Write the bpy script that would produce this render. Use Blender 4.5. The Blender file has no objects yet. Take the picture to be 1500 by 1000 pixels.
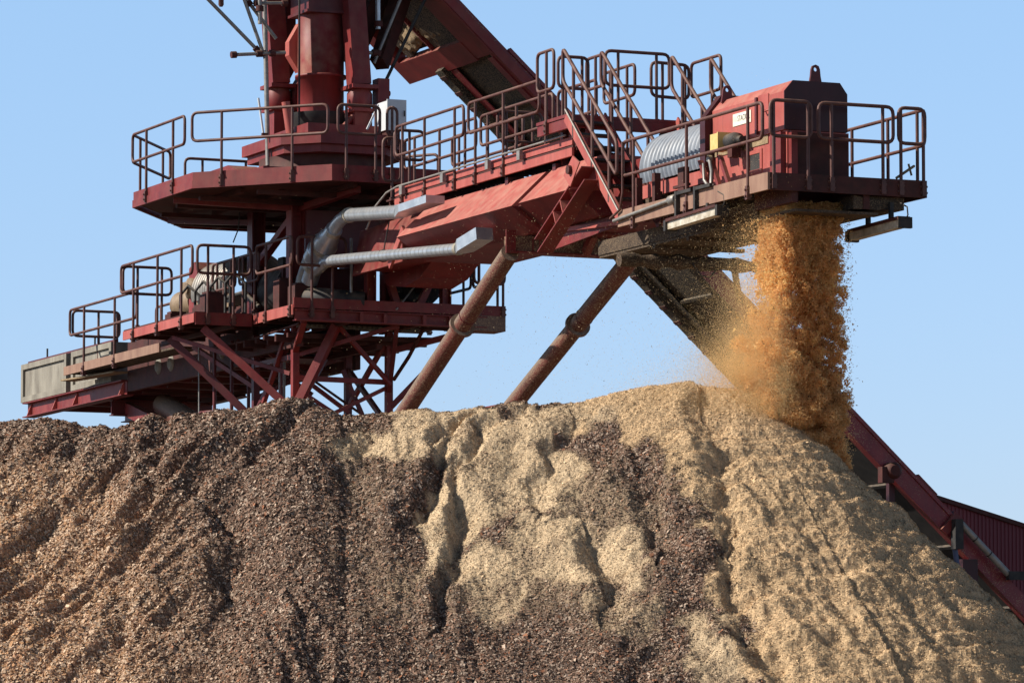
import bpy, math, random
import numpy as np
from mathutils import Vector
random.seed(7); rng = np.random.default_rng(11)
SC = bpy.context.scene
COL = SC.collection

# ------------------------------------------------------------------ frames
# world: X right, Y away from the viewer, Z up, metres.  machine frame (a, b, z): a along the boom
# towards its head, b across it, z up; its origin is the slewing axis on the ground.
TH = math.radians(23.5)
C0 = np.array([-3.43, 92.0, 0.0])
A = np.array([math.sin(TH), -math.cos(TH), 0.0])
B = np.array([math.cos(TH), math.sin(TH), 0.0])
CAM = np.array([0.0, 0.0, 1.7]); FPX = 7500.0
PIT = math.atan(700 / FPX)
def W(p): return C0 + A * p[0] + B * p[1] + np.array([0, 0, p[2]])

# ------------------------------------------------------------------ materials
def node(nt, t, **kw):
    n = nt.nodes.new(t)
    for k, v in kw.items(): setattr(n, k, v)
    return n
def mat(name, c1, c2=None, scale=3.0, rough=.6, metal=0., bump=0., bscale=30., stretch=(1, 1, 1),
        dust=0., dustcol=(.42, .31, .20), speck=0., speckcol=(.42, .30, .17), sscale=34, dcov=(-.1, .9, .3, .65), streak=0., streakcol=(.07, .03, .02), transl=None, spec=.4):
    m = bpy.data.materials.new(name); m.use_nodes = True
    nt = m.node_tree; bs = nt.nodes['Principled BSDF']; L = nt.links.new
    bs.inputs['Roughness'].default_value = rough; bs.inputs['Metallic'].default_value = metal
    bs.inputs['Specular IOR Level'].default_value = spec
    geo = node(nt, 'ShaderNodeNewGeometry')
    mp = node(nt, 'ShaderNodeMapping'); mp.inputs['Scale'].default_value = stretch
    L(geo.outputs['Position'], mp.inputs['Vector'])
    nz = node(nt, 'ShaderNodeTexNoise'); nz.inputs['Scale'].default_value = scale
    nz.inputs['Detail'].default_value = 6; nz.inputs['Roughness'].default_value = .65
    L(mp.outputs['Vector'], nz.inputs['Vector'])
    rp = node(nt, 'ShaderNodeValToRGB'); rp.color_ramp.elements[0].position = .34; rp.color_ramp.elements[1].position = .68
    rp.color_ramp.elements[0].color = (*c1, 1); rp.color_ramp.elements[1].color = (*(c2 or c1), 1)
    L(nz.outputs['Fac'], rp.inputs['Fac'])
    out = rp.outputs['Color']
    if streak:   # rust runs, scuffs and old grime down the plates
        ms_ = node(nt, 'ShaderNodeMapping'); ms_.inputs['Scale'].default_value = (5, 5, .55); L(geo.outputs['Position'], ms_.inputs['Vector'])
        ns = node(nt, 'ShaderNodeTexNoise'); ns.inputs['Scale'].default_value = 1.6; ns.inputs['Detail'].default_value = 9; ns.inputs['Roughness'].default_value = .7; L(ms_.outputs['Vector'], ns.inputs['Vector'])
        rs = node(nt, 'ShaderNodeMapRange'); rs.inputs['From Min'].default_value = .50; rs.inputs['From Max'].default_value = .72; rs.inputs['To Max'].default_value = streak; L(ns.outputs['Fac'], rs.inputs['Value'])
        mx = node(nt, 'ShaderNodeMix', data_type='RGBA'); mx.inputs[7].default_value = (*streakcol, 1); L(rs.outputs[0], mx.inputs[0]); L(out, mx.inputs[6]); out = mx.outputs[2]
    if dust:   # sawdust lying on whatever looks upwards, thinner on the sides
        sx = node(nt, 'ShaderNodeSeparateXYZ'); L(geo.outputs['Normal'], sx.inputs[0])
        mr = node(nt, 'ShaderNodeMapRange'); mr.inputs['From Min'].default_value = dcov[0]; mr.inputs['From Max'].default_value = dcov[1]
        mr.inputs['To Min'].default_value = .06 * dust; mr.inputs['To Max'].default_value = dust
        L(sx.outputs['Z'], mr.inputs['Value'])
        n2 = node(nt, 'ShaderNodeTexNoise'); n2.inputs['Scale'].default_value = 5; n2.inputs['Detail'].default_value = 8
        L(geo.outputs['Position'], n2.inputs['Vector'])
        m2 = node(nt, 'ShaderNodeMapRange'); m2.inputs['From Min'].default_value = dcov[2]; m2.inputs['From Max'].default_value = dcov[3]
        L(n2.outputs['Fac'], m2.inputs['Value'])
        mu = node(nt, 'ShaderNodeMath', operation='MULTIPLY'); L(mr.outputs[0], mu.inputs[0]); L(m2.outputs[0], mu.inputs[1])
        mx = node(nt, 'ShaderNodeMix', data_type='RGBA'); mx.inputs[7].default_value = (*dustcol, 1)
        L(mu.outputs[0], mx.inputs[0]); L(out, mx.inputs[6]); out = mx.outputs[2]
    if speck:  # chips stuck to the steel
        vo = node(nt, 'ShaderNodeTexVoronoi'); vo.inputs['Scale'].default_value = sscale
        L(geo.outputs['Position'], vo.inputs['Vector'])
        sp = node(nt, 'ShaderNodeSeparateColor'); L(vo.outputs['Color'], sp.inputs[0])
        n3 = node(nt, 'ShaderNodeTexNoise'); n3.inputs['Scale'].default_value = 1.4; n3.inputs['Detail'].default_value = 4
        L(geo.outputs['Position'], n3.inputs['Vector'])
        ad = node(nt, 'ShaderNodeMath', operation='MULTIPLY_ADD'); ad.inputs[1].default_value = .5; L(n3.outputs['Fac'], ad.inputs[0]); L(sp.outputs[0], ad.inputs[2])
        gt = node(nt, 'ShaderNodeMapRange'); gt.inputs['From Min'].default_value = 1.25 - speck; gt.inputs['From Max'].default_value = 1.33 - speck
        gt.inputs['To Max'].default_value = .85
        L(ad.outputs[0], gt.inputs['Value'])
        mx = node(nt, 'ShaderNodeMix', data_type='RGBA'); mx.inputs[7].default_value = (*speckcol, 1)
        L(gt.outputs[0], mx.inputs[0]); L(out, mx.inputs[6]); out = mx.outputs[2]
    L(out, bs.inputs['Base Color'])
    if bump:
        n4 = node(nt, 'ShaderNodeTexNoise'); n4.inputs['Scale'].default_value = bscale; n4.inputs['Detail'].default_value = 5
        L(geo.outputs['Position'], n4.inputs['Vector'])
        bp = node(nt, 'ShaderNodeBump'); bp.inputs['Strength'].default_value = bump; bp.inputs['Distance'].default_value = .02
        L(n4.outputs['Fac'], bp.inputs['Height']); L(bp.outputs[0], bs.inputs['Normal'])
    return m
M = {}
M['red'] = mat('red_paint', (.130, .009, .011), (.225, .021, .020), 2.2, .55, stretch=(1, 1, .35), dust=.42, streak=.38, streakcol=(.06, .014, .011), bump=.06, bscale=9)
M['pink'] = mat('sunlit_faded_red_paint', (.32, .056, .046), (.43, .102, .080), 2.5, .6, stretch=(1, 1, .25), dust=.5, streak=.5, streakcol=(.16, .05, .035), dustcol=(.47, .28, .205), bump=.05, bscale=8)  # faded dusty red, with the sunlit look put into its colour
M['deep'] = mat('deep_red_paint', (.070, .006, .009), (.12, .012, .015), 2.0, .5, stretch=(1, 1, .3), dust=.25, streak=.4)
M['maroon'] = mat('shade_darkened_red_paint', (.034, .0045, .007), (.058, .008, .011), 1.5, .5, stretch=(1, 1, .3), dust=.04, streak=.4, streakcol=(.03, .018, .013))  # red with the shade of unlit faces put into its colour
M['grime_shade'] = mat('grimy_shaded_red_paint', (.035, .009, .007), (.085, .017, .014), 3.5, .75, dust=.35, dustcol=(.22, .15, .09))  # grimy red, also dark enough to stand in for shade
M['rail'] = mat('brown_red_tube_paint', (.060, .022, .018), (.125, .046, .036), 6, .55, dust=.55, dustcol=(.32, .20, .14))
M['dustred'] = mat('dust_coated_red', (.20, .105, .075), (.32, .19, .13), 3.5, .8, stretch=(1, 1, .3), dust=.5, dustcol=(.38, .27, .18))
M['speck'] = mat('chip_spattered_red', (.105, .032, .024), (.19, .048, .036), 1.2, .65, dust=.95, dcov=(-.35, .15, .0, .40), dustcol=(.175, .130, .098), speck=.25, sscale=75, speckcol=(.30, .20, .12))
M['caked'] = mat('chip_caked_steel', (.030, .019, .013), (.085, .055, .034), 5, .9, dust=.3, dustcol=(.13, .085, .05), speck=.3, sscale=80, speckcol=(.16, .11, .065), bump=.5, bscale=35)
M['conv'] = mat('conveyor_maroon', (.165, .014, .022), (.24, .028, .034), 1.5, .45, dust=.2, streak=.3, streakcol=(.05, .015, .03), speck=.08, sscale=90)
M['brown'] = mat('dust_caked_red_beam', (.085, .034, .024), (.155, .075, .050), 4, .85, dust=.4, dustcol=(.24, .16, .10), speck=.3, sscale=75, speckcol=(.30, .21, .12))
M['belt'] = mat('grubby_black_belt', (.014, .013, .012), (.05, .042, .034), 2.0, .85, dust=.0, speck=.34, sscale=80, speckcol=(.22, .16, .09))
M['black'] = mat('black_rubber', (.014, .014, .015), (.03, .028, .028), 5, .7, dust=.35)
M['conc'] = mat('weathered_concrete', (.17, .15, .12), (.31, .28, .225), 2.4, .85, stretch=(1, 1, .35), streak=.4, streakcol=(.10, .075, .055), bump=.25, bscale=40)
M['zinc'] = mat('galvanised_duct', (.40, .42, .44), (.58, .60, .61), 5, .36, .6, dust=.2)
M['zincd'] = mat('dull_zinc_tube', (.20, .19, .18), (.33, .31, .28), 8, .5, .4, dust=.45)
M['tape'] = mat('brownish_duct_tape', (.30, .26, .19), (.45, .41, .33), 12, .5, .3)
M['corr'] = mat('corrugated_zinc', (.22, .25, .29), (.31, .34, .38), 4, .45, .0, dust=.15, streak=.3, streakcol=(.12, .11, .10))
M['cab'] = mat('pale_grey_enamel', (.55, .57, .58), (.66, .68, .69), 2, .4, dust=.2)
M['beige'] = mat('beige_machine_paint', (.20, .135, .08), (.29, .205, .125), 5, .6, dust=.3, streak=.6)
M['yellow'] = mat('faded_yellow', (.55, .40, .12), (.66, .50, .20), 14, .6, dust=.2)
M['sign'] = mat('cream_sign', (.76, .70, .55), (.82, .77, .63), 6, .5)
M['ink'] = mat('black_lettering', (.02, .02, .02), (.05, .05, .045), 25, .6)
M['fade'] = mat('faded_lettering', (.55, .50, .39), (.68, .62, .49), 25, .6)
M['lamp'] = mat('dusty_lamp_cover', (.30, .24, .15), (.68, .62, .50), 7, .4, dust=.35)
M['shed'] = mat('shed_cladding', (.14, .015, .024), (.18, .024, .030), .8, .5, stretch=(1, 1, .1))
M['grnd'] = mat('yard_ground', (.045, .04, .034), (.09, .075, .06), .3, .95, bump=.3, bscale=3)
M['mound'] = mat('caught_sawdust', (.20, .135, .075), (.36, .26, .15), 14, .95, bump=.6, bscale=50)
M['blue'] = mat('blue_hose', (.05, .07, .14), (.09, .11, .20), 6, .5)

# ------------------------------------------------------------------ mesh builder (machine frame in, world out)
class MB:
    def __init__(s): s.v = []; s.f = []; s.sm = []
    def add(s, vs, fs, smooth=False):
        o = len(s.v); s.v += [tuple(map(float, p)) for p in vs]
        s.f += [tuple(i + o for i in f) for f in fs]; s.sm += [smooth] * len(fs)
        return s
    def box(s, a0, a1, b0, b1, z0, z1):
        vs = [(a, b, z) for a in (a0, a1) for b in (b0, b1) for z in (z0, z1)]
        return s.add(vs, [(0, 1, 3, 2), (4, 6, 7, 5), (0, 4, 5, 1), (2, 3, 7, 6), (0, 2, 6, 4), (1, 5, 7, 3)])
    def prism(s, poly, ext):
        P = [np.array(p, float) for p in poly]; e = np.array(ext, float); n = len(P)
        vs = P + [p + e for p in P]
        return s.add(vs, [tuple(range(n - 1, -1, -1)), tuple(range(n, 2 * n))] + [(i, (i + 1) % n, n + (i + 1) % n, n + i) for i in range(n)])
    def frame(s, d, up=(0, 0, 1)):
        d = np.array(d, float); d /= np.linalg.norm(d); u = np.array(up, float)
        if abs(d @ u) / np.linalg.norm(u) > .98: u = np.array([1., 0, 0])
        x = np.cross(d, u); x /= np.linalg.norm(x); y = np.cross(x, d); return d, x, y
    def beam(s, p, q, w, h, up=(0, 0, 1)):
        p = np.array(p, float); q = np.array(q, float); d, x, y = s.frame(q - p, up)
        c = [-x * w / 2 - y * h / 2, x * w / 2 - y * h / 2, x * w / 2 + y * h / 2, -x * w / 2 + y * h / 2]
        return s.prism([p + k for k in c], q - p)
    def ibeam(s, p, q, w, h, t=.025, up=(0, 0, 1)):
        p = np.array(p, float); q = np.array(q, float); d, x, y = s.frame(q - p, up)
        for sg in (-1, 1):
            o = y * sg * (h / 2 - t / 2); s.beam(p + o, q + o, w, t, up)
        return s.beam(p, q, t, h - 2 * t - .002, up)
    def tube(s, pts, r, n=8, closed=False, caps=True):
        P = [np.array(p, float) for p in pts]; m = len(P); rings = []
        R = r if hasattr(r, '__len__') else [r] * m
        ref = None
        for i in range(m):
            if closed: d = P[(i + 1) % m] - P[i - 1]
            elif i == 0: d = P[1] - P[0]
            elif i == m - 1: d = P[-1] - P[-2]
            else:
                d0 = P[i] - P[i - 1]; d1 = P[i + 1] - P[i]
                d = d0 / (np.linalg.norm(d0) + 1e-9) + d1 / (np.linalg.norm(d1) + 1e-9)
            d = d / (np.linalg.norm(d) + 1e-9)
            if ref is None: ref = np.array([0, 0, 1.]) if abs(d[2]) < .9 else np.array([1., 0, 0])
            x = np.cross(d, ref); nx = np.linalg.norm(x)
            if nx < 1e-4: x = np.cross(d, np.array([.3, .9, .2])); nx = np.linalg.norm(x)
            x /= nx; y = np.cross(x, d); ref = y
            rings.append([P[i] + R[i] * (x * math.cos(2 * math.pi * k / n) + y * math.sin(2 * math.pi * k / n)) for k in range(n)])
        vs = [p for rg in rings for p in rg]; fs = []
        for i in range(m if closed else m - 1):
            j = (i + 1) % m
            sh = 0
            if closed and j == 0:
                sh = min(range(n), key=lambda q: np.linalg.norm(rings[i][0] - rings[0][q]))
            for k in range(n):
                fs.append((i * n + k, i * n + (k + 1) % n, j * n + (k + 1 + sh) % n, j * n + (k + sh) % n))
        s.add(vs, fs, True)
        if caps and not closed:
            s.add(rings[0], [tuple(range(n - 1, -1, -1))]); s.add(rings[-1], [tuple(range(n))])
        return s
    def lathe(s, p, q, prof, n=24):   # prof: (fraction along p->q, radius)
        p = np.array(p, float); q = np.array(q, float)
        return s.tube([p + (q - p) * t for t, r in prof], [r for t, r in prof], n)
    def build(s, name, m, parent=None, raw=False):
        me = bpy.data.meshes.new(name)
        org = np.array(parent_loc(parent)) if parent is not None else np.zeros(3)
        pts = np.array(s.v)
        if not raw: pts = C0 + pts[:, :1] * A + pts[:, 1:2] * B + pts[:, 2:3] * np.array([0, 0, 1.])
        if parent is None: org = np.array([pts[:, 0].mean(), pts[:, 1].mean(), pts[:, 2].min()])
        me.from_pydata((pts - org).tolist(), [], s.f); me.materials.append(M[m] if isinstance(m, str) else m)
        me.polygons.foreach_set('use_smooth', s.sm); me.update()
        o = bpy.data.objects.new(name, me); COL.objects.link(o)
        if parent is not None:
            o.parent = parent
        else: o.location = org
        return o
def parent_loc(o):
    l = Vector(o.location)
    while o.parent: o = o.parent; l = l + Vector(o.location)
    return l
def thing(name, loc, label, cat, group=None, kind=None):
    o = bpy.data.objects.new(name, None); COL.objects.link(o); o.location = Vector(W(loc)); o.empty_display_size = .3
    return tag(o, label, cat, group, kind)
def tag(o, label=None, cat=None, group=None, kind=None):
    if label: o['label'] = label
    if cat: o['category'] = cat
    if group: o['group'] = group
    if kind: o['kind'] = kind
    return o
def lerp(p, q, t): return np.array(p, float) * (1 - t) + np.array(q, float) * t

def loop_pts(T0, T1, dz, r=.11, k=4):
    """rounded rectangle standing on edge: T0-T1 is its top side, dz its height"""
    T0 = np.array(T0, float); T1 = np.array(T1, float); dn = np.array([0, 0, -dz])
    cs = [T0, T1, T1 + dn, T0 + dn]; out = []
    for i in range(4):
        c = cs[i]; e0 = cs[i - 1] - c; e1 = cs[(i + 1) % 4] - c
        e0 = e0 / np.linalg.norm(e0); e1 = e1 / np.linalg.norm(e1)
        for j in range(k + 1):
            t = j / k
            p = c + e0 * r * (1 - t) ** 2 + e1 * r * t ** 2
            out.append(p)
    return out
def panel(parent, T0, T1, dz=.5, posts=(.2, .8), foot=1.1, r=.0275, name='handrail', footz=None, m='rail'):
    """one handrail section: a closed loop of tube and its posts, each post a mesh of its own"""
    h = MB().tube(loop_pts(T0, T1, dz), r, 8, closed=True).build(name, m, parent)
    d = np.array(T1, float) - np.array(T0, float); d /= np.linalg.norm(d); side = np.cross(d, [0, 0, 1.])
    for t in posts:
        p = lerp(T0, T1, t); bz = footz if footz is not None else p[2] - foot
        mb = MB().tube([(p[0], p[1], p[2] - .01), (p[0], p[1], bz)], r * .95, 8)
        q = p + side * .0; mb.box(q[0] - .035, q[0] + .035, q[1] - .035, q[1] + .035, bz, bz + .2)
        for dz_ in (.05, .14): mb.tube([(q[0], q[1] - .06, bz + dz_), (q[0], q[1] + .06, bz + dz_)], .018, 6)
        mb.build('post', m, child(h, parent))
    return h
def child(h, parent):
    return h
def build_under(mb, name, m, h):
    return mb.build(name, m, h)

# objects parented to a mesh part keep world positions because every part sits at its parent's origin
# ================================================================== TOWER
tower = thing('stacker_tower', (0, 0, 0), 'dark red lattice tower with column, round deck and machinery deck, behind the chip pile', 'stacker tower')
ha, hb = .99, .9
for sa in (-1, 1):
    for sb in (-1, 1):
        mb = MB(); a, b = sa * ha, sb * hb
        mb.ibeam((a, b, 10.8), (a, b, 12.7), .26, .26, .03, (0, 1, 0))
        mb.box(a - .06, a + .06, b - .06, b + .06, 1.0, 10.45)
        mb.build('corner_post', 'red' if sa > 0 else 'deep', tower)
def brace(p, q, w=.1, h=.1, m='red', nm='brace', par=None):
    return MB().beam(p, q, w, h).build(nm, m, par or tower)
brace((ha, -hb, 12.45), (-ha + .2, -hb, 11.75), .14, .12)
brace((ha, -hb + .1, 12.55), (3.2, -.6, 12.66), .14, .12)
brace((ha, -hb - .1, 12.55), (.4, -3.0, 12.66), .12, .1)
brace((-ha, -hb, 12.5), (-2.6, -2.0, 12.66), .12, .1, 'deep')
# slewing deck (octagon) with toe boards
dk = [(-1.3, -3.18), (1.85, -3.18), (3.9, -1.35), (3.9, 1.35), (1.85, 3.1), (-1.3, 3.1), (-4.0, 1.3), (-4.0, -1.25)]
def ring_wall(mb, poly, z0, z1, t):
    n = len(poly); P = [np.array(p, float) for p in poly]; c = sum(P) / n
    inner = []
    for i in range(n):
        e0 = P[i] - P[i - 1]; e1 = P[(i + 1) % n] - P[i]
        n0 = np.array([-e0[1], e0[0]]) / np.linalg.norm(e0); n1 = np.array([-e1[1], e1[0]]) / np.linalg.norm(e1)
        bis = n0 + n1; bis /= np.linalg.norm(bis); inner.append(P[i] + bis * t / max(.3, bis @ n0))
    for i in range(n):
        j = (i + 1) % n
        q = [P[i], P[j], inner[j], inner[i]]
        mb.prism([(*p, z0) for p in q], (0, 0, z1 - z0))
    return inner
mb = MB(); mb.prism([(a * .97, b * .97, 12.76) for a, b in dk], (0, 0, .03))
for k in range(-3, 4): mb.box(-3.6, 3.5, k * .75 - .04, k * .75 + .04, 12.66, 12.755) if abs(k) < 2 else mb.box(-1.6, 1.9, k * .75 - .04, k * .75 + .04, 12.66, 12.755)
for k, hb_ in ((-2.6, 1.9), (-1.4, 2.6), (0, 2.8), (1.2, 2.8), (2.5, 2.2)): mb.box(k - .05, k + .05, -hb_, hb_, 12.58, 12.655)
deck = mb.build('slewing_deck', 'grime_shade', tower)
mb = MB(); inn = ring_wall(mb, dk, 12.7, 12.835, .05); mb.build('edge_beam', 'red', deck)
mb = MB(); ring_wall(mb, [(a * .994, b * .994) for a, b in dk], 12.838, 12.985, .03); mb.build('toe_board', 'red', deck)
zt = 14.03
def o2(p, q, t): return (p[0] + (q[0] - p[0]) * t, p[1] + (q[1] - p[1]) * t, zt)
panel(tower, o2(dk[0], dk[1], .0), o2(dk[0], dk[1], .88), .5, (.27, .78), footz=12.72)
panel(tower, o2(dk[1], dk[2], .0), o2(dk[1], dk[2], .97), .5, (.22, .74), footz=12.72)
panel(tower, o2(dk[2], dk[3], .04), o2(dk[2], dk[3], .33), .5, (.2, .9), footz=12.72)
panel(tower, o2(dk[2], dk[3], .38), o2(dk[2], dk[3], .45), .5, (.5,), footz=12.72)
panel(tower, o2(dk[7], dk[0], .25), o2(dk[7], dk[0], 1.), .5, (.2, .8), footz=12.72)
panel(tower, o2(dk[6], dk[7], .3), o2(dk[6], dk[7], .98), .5, (.3, .8), footz=12.72)
panel(tower, o2(dk[5], dk[6], .1), o2(dk[5], dk[6], .95), .5, (.2, .8), footz=12.72)
# slewing ring, hexagonal plate, wedge
mb = MB(); mb.lathe((0, 0, 12.8), (0, 0, 13.55), [(0, 1.35), (.45, 1.35), (.46, 1.15), (1, 1.15)], 40); mb.build('slewing_ring', 'grime_shade', tower)
hx = [(-1.1, -1.15), (.9, -1.15), (1.45, -.6), (1.45, .75), (.6, 1.4), (-1.1, 1.4)]
mb = MB(); mb.prism([(a * .93, b * .93, 13.552) for a, b in hx], (0, 0, .14)); mb.prism([(a, b, 13.694) for a, b in hx], (0, 0, .2)); mb.build('turntable_plate', 'red', tower)
mb = MB(); mb.prism([(-2.1, -1.75, 12.985), (1.6, -1.75, 12.985), (1.6, -1.75, 13.2), (.5, -1.75, 13.22), (-.2, -1.75, 13.42), (-2.1, -1.75, 13.42)], (0, .55, 0)); mb.build('drive_guard', 'red', tower)
mb = MB(); mb.box(-.6, 1.2, -.75, .7, 13.897, 14.08); mb.build('column_foot', 'red', tower)
# chute column
mb = MB(); mb.lathe((0, -.04, 14.35), (0, -.04, 16.25), [(0, .42), (.375, .42), (.376, .47), (.40, .47), (.401, .42), (1, .42)], 40); col = mb.build('chute_column', 'red', tower)
mb = MB(); mb.lathe((0, -.04, 13.98), (0, -.04, 14.40), [(0, .34), (.35, .47), (.8, .58), (1, .60)], 40); mb.build('rubber_skirt', 'black', col)
mb = MB(); mb.prism([(.46, -.46, 16.25), (.46, .36, 16.25), (-.44, .36, 16.25), (-.44, -.46, 16.25)], (0, 0, 1.6)); mb.box(-.48, .5, -.5, .4, 16.2, 16.249); mb.build('upper_chute', 'deep', tower)
mb = MB(); mb.prism([(-.25, -.36, 16.1), (-.25, -.56, 15.75), (-.25, -.56, 15.5), (-.25, -.36, 15.2)], (-.2, 0, 0)); mb.build('gusset', 'pink', tower)
# masts carrying the feed conveyor head
for a0, b0, dz in ((-.80, -.52, .08), (.72, .46, -.08)):
    mb = MB()
    mb.beam((a0, b0 - .04, 14.95 + dz), (a0 - .30, b0 - .14, 17.8), .34, .36, (1, 0, 0))
    mast = mb.build('mast', 'red', tower)
    mb = MB(); mb.box(a0 - .30, a0 + .30, b0 - .28, b0 + .22, 14.87 + dz, 14.94 + dz); mb.build('flange', 'red', mast)
    mb = MB(); mb.box(a0 - .28, a0 + .28, b0 - .26, b0 + .2, 14.45 + dz, 14.51 + dz); mb.build('flange', 'red', mast)
    mb = MB(); mb.lathe((a0, b0 - .03, 14.512 + dz), (a0, b0 - .03, 14.868 + dz), [(0, .19), (.2, .23), (.8, .23), (1, .19)], 16); mb.build('pivot_block', 'red', mast)
    mb = MB(); mb.box(a0 - .19, a0 + .19, b0 - .19, b0 + .14, 13.7, 14.449 + dz); mb.build('mast_foot', 'red', mast)
mb = MB(); mb.prism([(-.5, -.36, 14.75), (-.5, -.2, 14.1), (-.5, -.2, 15.2), (-.5, -.32, 15.0)], (-.3, 0, 0))
mb.build('side_plate', 'deep', tower); mb = MB(); mb.prism([(-.8, -.38, 15.05), (-.8, -.22, 15.35), (-.8, -.22, 16.8), (-.8, -.42, 16.8)], (-.2, 0, 0)); mb.build('side_plate', 'deep', tower)
mb = MB(); mb.box(.62, .9, .72, .94, 14.4, 15.0); mb.tube([(.76, .94, 14.75), (.76, 1.0, 14.75)], .05, 10); mb.build('bearing_bracket', 'red', tower)
MB().tube([(.55, -.93, 14.52), (.55, -.84, 13.95)], .075, 14).build('stay_tube', 'pink', tower)
MB().tube([(.75, .42, 14.42), (.75, .05, 14.02)], .06, 12).build('stay_tube', 'red', tower)
MB().beam((.3, .98, 15.35), (-.5, 1.95, 17.4), .26, .3).build('head_strut', 'grime_shade', tower)
MB().beam((-.35, .6, 15.6), (-.9, 1.7, 17.6), .5, .4).build('head_strut', 'grime_shade', tower)
MB().tube([(.32, -.58, 14.0), (.3, -.58, 17.5)], .02, 6).tube([(.35, .5, 14.0), (.32, .48, 17.5)], .045, 8).tube([(.38, .58, 14.0), (.36, .57, 17.5)], .03, 6).build('cable_conduit', 'black', tower)
MB().tube([(.2, -1.13, 13.4), (.1, -1.2, 17.5)], .045, 10).build('conduit', 'zincd', tower)
# unseen housing added above the picture, sized to shade the column and masts
mb = MB(); mb.box(-1.6, 1.4, -1.95, 2.4, 17.5, 19.6); mb.box(-.9, .9, -1.0, 1.6, 17.0, 17.499); mb.build('shade_housing', 'deep', tower)

# ---- machinery deck
z0, z1 = 10.46, 10.8
pd = [(-3.4, -2.6), (.43, -2.6), (.43, -1.5), (2.4, -1.45), (2.4, 2.58), (-1.6, 2.58), (-1.6, -1.1), (-3.4, -1.1)]
mb = MB(); mb.prism([(a, b, 10.66) for a, b in pd][0:4] + [(2.4, -1.1, 10.66), (-3.4, -1.1, 10.66)], (0, 0, .03)); mb.box(-1.6, 2.35, -1.09, 2.55, 10.66, 10.69)
for a in (-3.0, -2.2, -1.4, -.6, .2): mb.box(a - .04, a + .04, -2.55, -1.15, 10.5, 10.655)
for a in (.9, 1.5, 2.1): mb.box(a - .04, a + .04, -1.4, 2.5, 10.48, 10.655)
mb.box(-3.3, .4, -1.9, -1.83, 10.42, 10.499); mb.box(.5, 2.3, -.4, -.32, 10.40, 10.479); mb.box(.5, 2.3, .9, .98, 10.40, 10.479)
mdeck = mb.build('machinery_deck', 'grime_shade', tower)
def toe(p, q, z0, z1, t=.03, m='red', par=None, nm='toe_board'):
    return MB().beam((*p, (z0 + z1) / 2), (*q, (z0 + z1) / 2), t, z1 - z0).build(nm, m, par or mdeck)
toe((-3.4, -2.6), (.43, -2.6), 10.5, 10.66, m='pink'); toe((.43, -2.585), (.43, -1.515), 10.46, 10.68)  # sun-facing boards get the lighter lit red, unlit ones the darker
toe((.47, -1.48), (2.4, -1.48), 10.5, 10.68, m='pink'); toe((2.42, -1.48), (2.42, 2.56), 10.62, 10.8)
mb = MB(); mb.ibeam((2.36, -1.44, 10.5), (2.36, 2.2, 10.5), .16, .2, .02)
for b in (-.2, .25, 1.0, 1.5): mb.box(2.37, 2.44, b - .03, b + .03, 10.42, 10.6)
mb.build('front_beam', 'red', mdeck)
mb = MB(); mb.box(1.9, 2.43, 1.95, 2.56, 10.35, 10.619); mb.build('corner_tray', 'speck', mdeck)
mb = MB()
for k in range(22):
    mb.box(1.2 - k * .0, 1.26, -.9 + k * .1, -.86 + k * .1, 10.43, 10.46)
mb.box(1.18, 1.2, -.95, 1.4, 10.40, 10.47); mb.build('grating', 'zincd', mdeck)
zt2 = 11.88
panel(tower, (-3.5, -2.62, zt2), (.36, -2.62, zt2), .5, (.18, .52, .85), footz=10.42)
panel(tower, (-3.45, -2.6, zt2), (-3.45, -1.65, zt2), .5, (.3, .8), footz=10.6)
panel(tower, (.45, -2.56, zt2), (.45, -1.55, zt2), .5, (.2, .68), footz=10.46)
panel(tower, (.6, -1.5, zt2), (2.38, -1.5, zt2), .5, (.28, .96), footz=10.46)
panel(tower, (2.43, -1.42, zt2), (2.43, -.5, zt2), .5, (.3, .72), footz=10.46)
panel(tower, (2.43, 1.95, zt2 - .14), (2.43, 2.54, zt2 - .14), .55, (.15, .95), footz=10.6)
panel(tower, (2.3, 2.58, zt2 - .1), (.9, 2.58, zt2 - .1), .5, (.2, .8), footz=10.6)
panel(tower, (.8, 2.58, zt2 - .1), (-1.5, 2.58, zt2 - .1), .5, (.15, .5, .85), footz=10.6)
panel(tower, (-1.2, -1.15, zt2), (-.2, -1.15, zt2), .5, (.2, .8), footz=10.66)
panel(tower, (-2.6, -1.15, zt2), (-1.4, -1.15, zt2), .5, (.2, .5, .8), footz=10.66)
MB().box(1.2, 1.26, -.8, .6, 11.5, 12.5).build('back_plate', 'deep', tower); MB().box(1.0, 1.05, -.5, .5, 10.7, 11.499).build('back_plate', 'deep', tower)
# portal frame under the boom root
for b in (.05, 1.49): MB().ibeam((2.2, b, 10.62), (2.2, b, 12.1), .17, .17, .02, (0, 1, 0)).build('portal_post', 'red', tower)
brace((2.2, .15, 11.95), (2.2, .6, 10.66), .12, .12, nm='portal_brace'); brace((2.2, 1.4, 11.6), (2.2, .93, 10.66), .12, .12, nm='portal_brace')
brace((2.2, -.1, 11.7), (2.2, 1.6, 11.68), .14, .2, nm='portal_beam')
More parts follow.
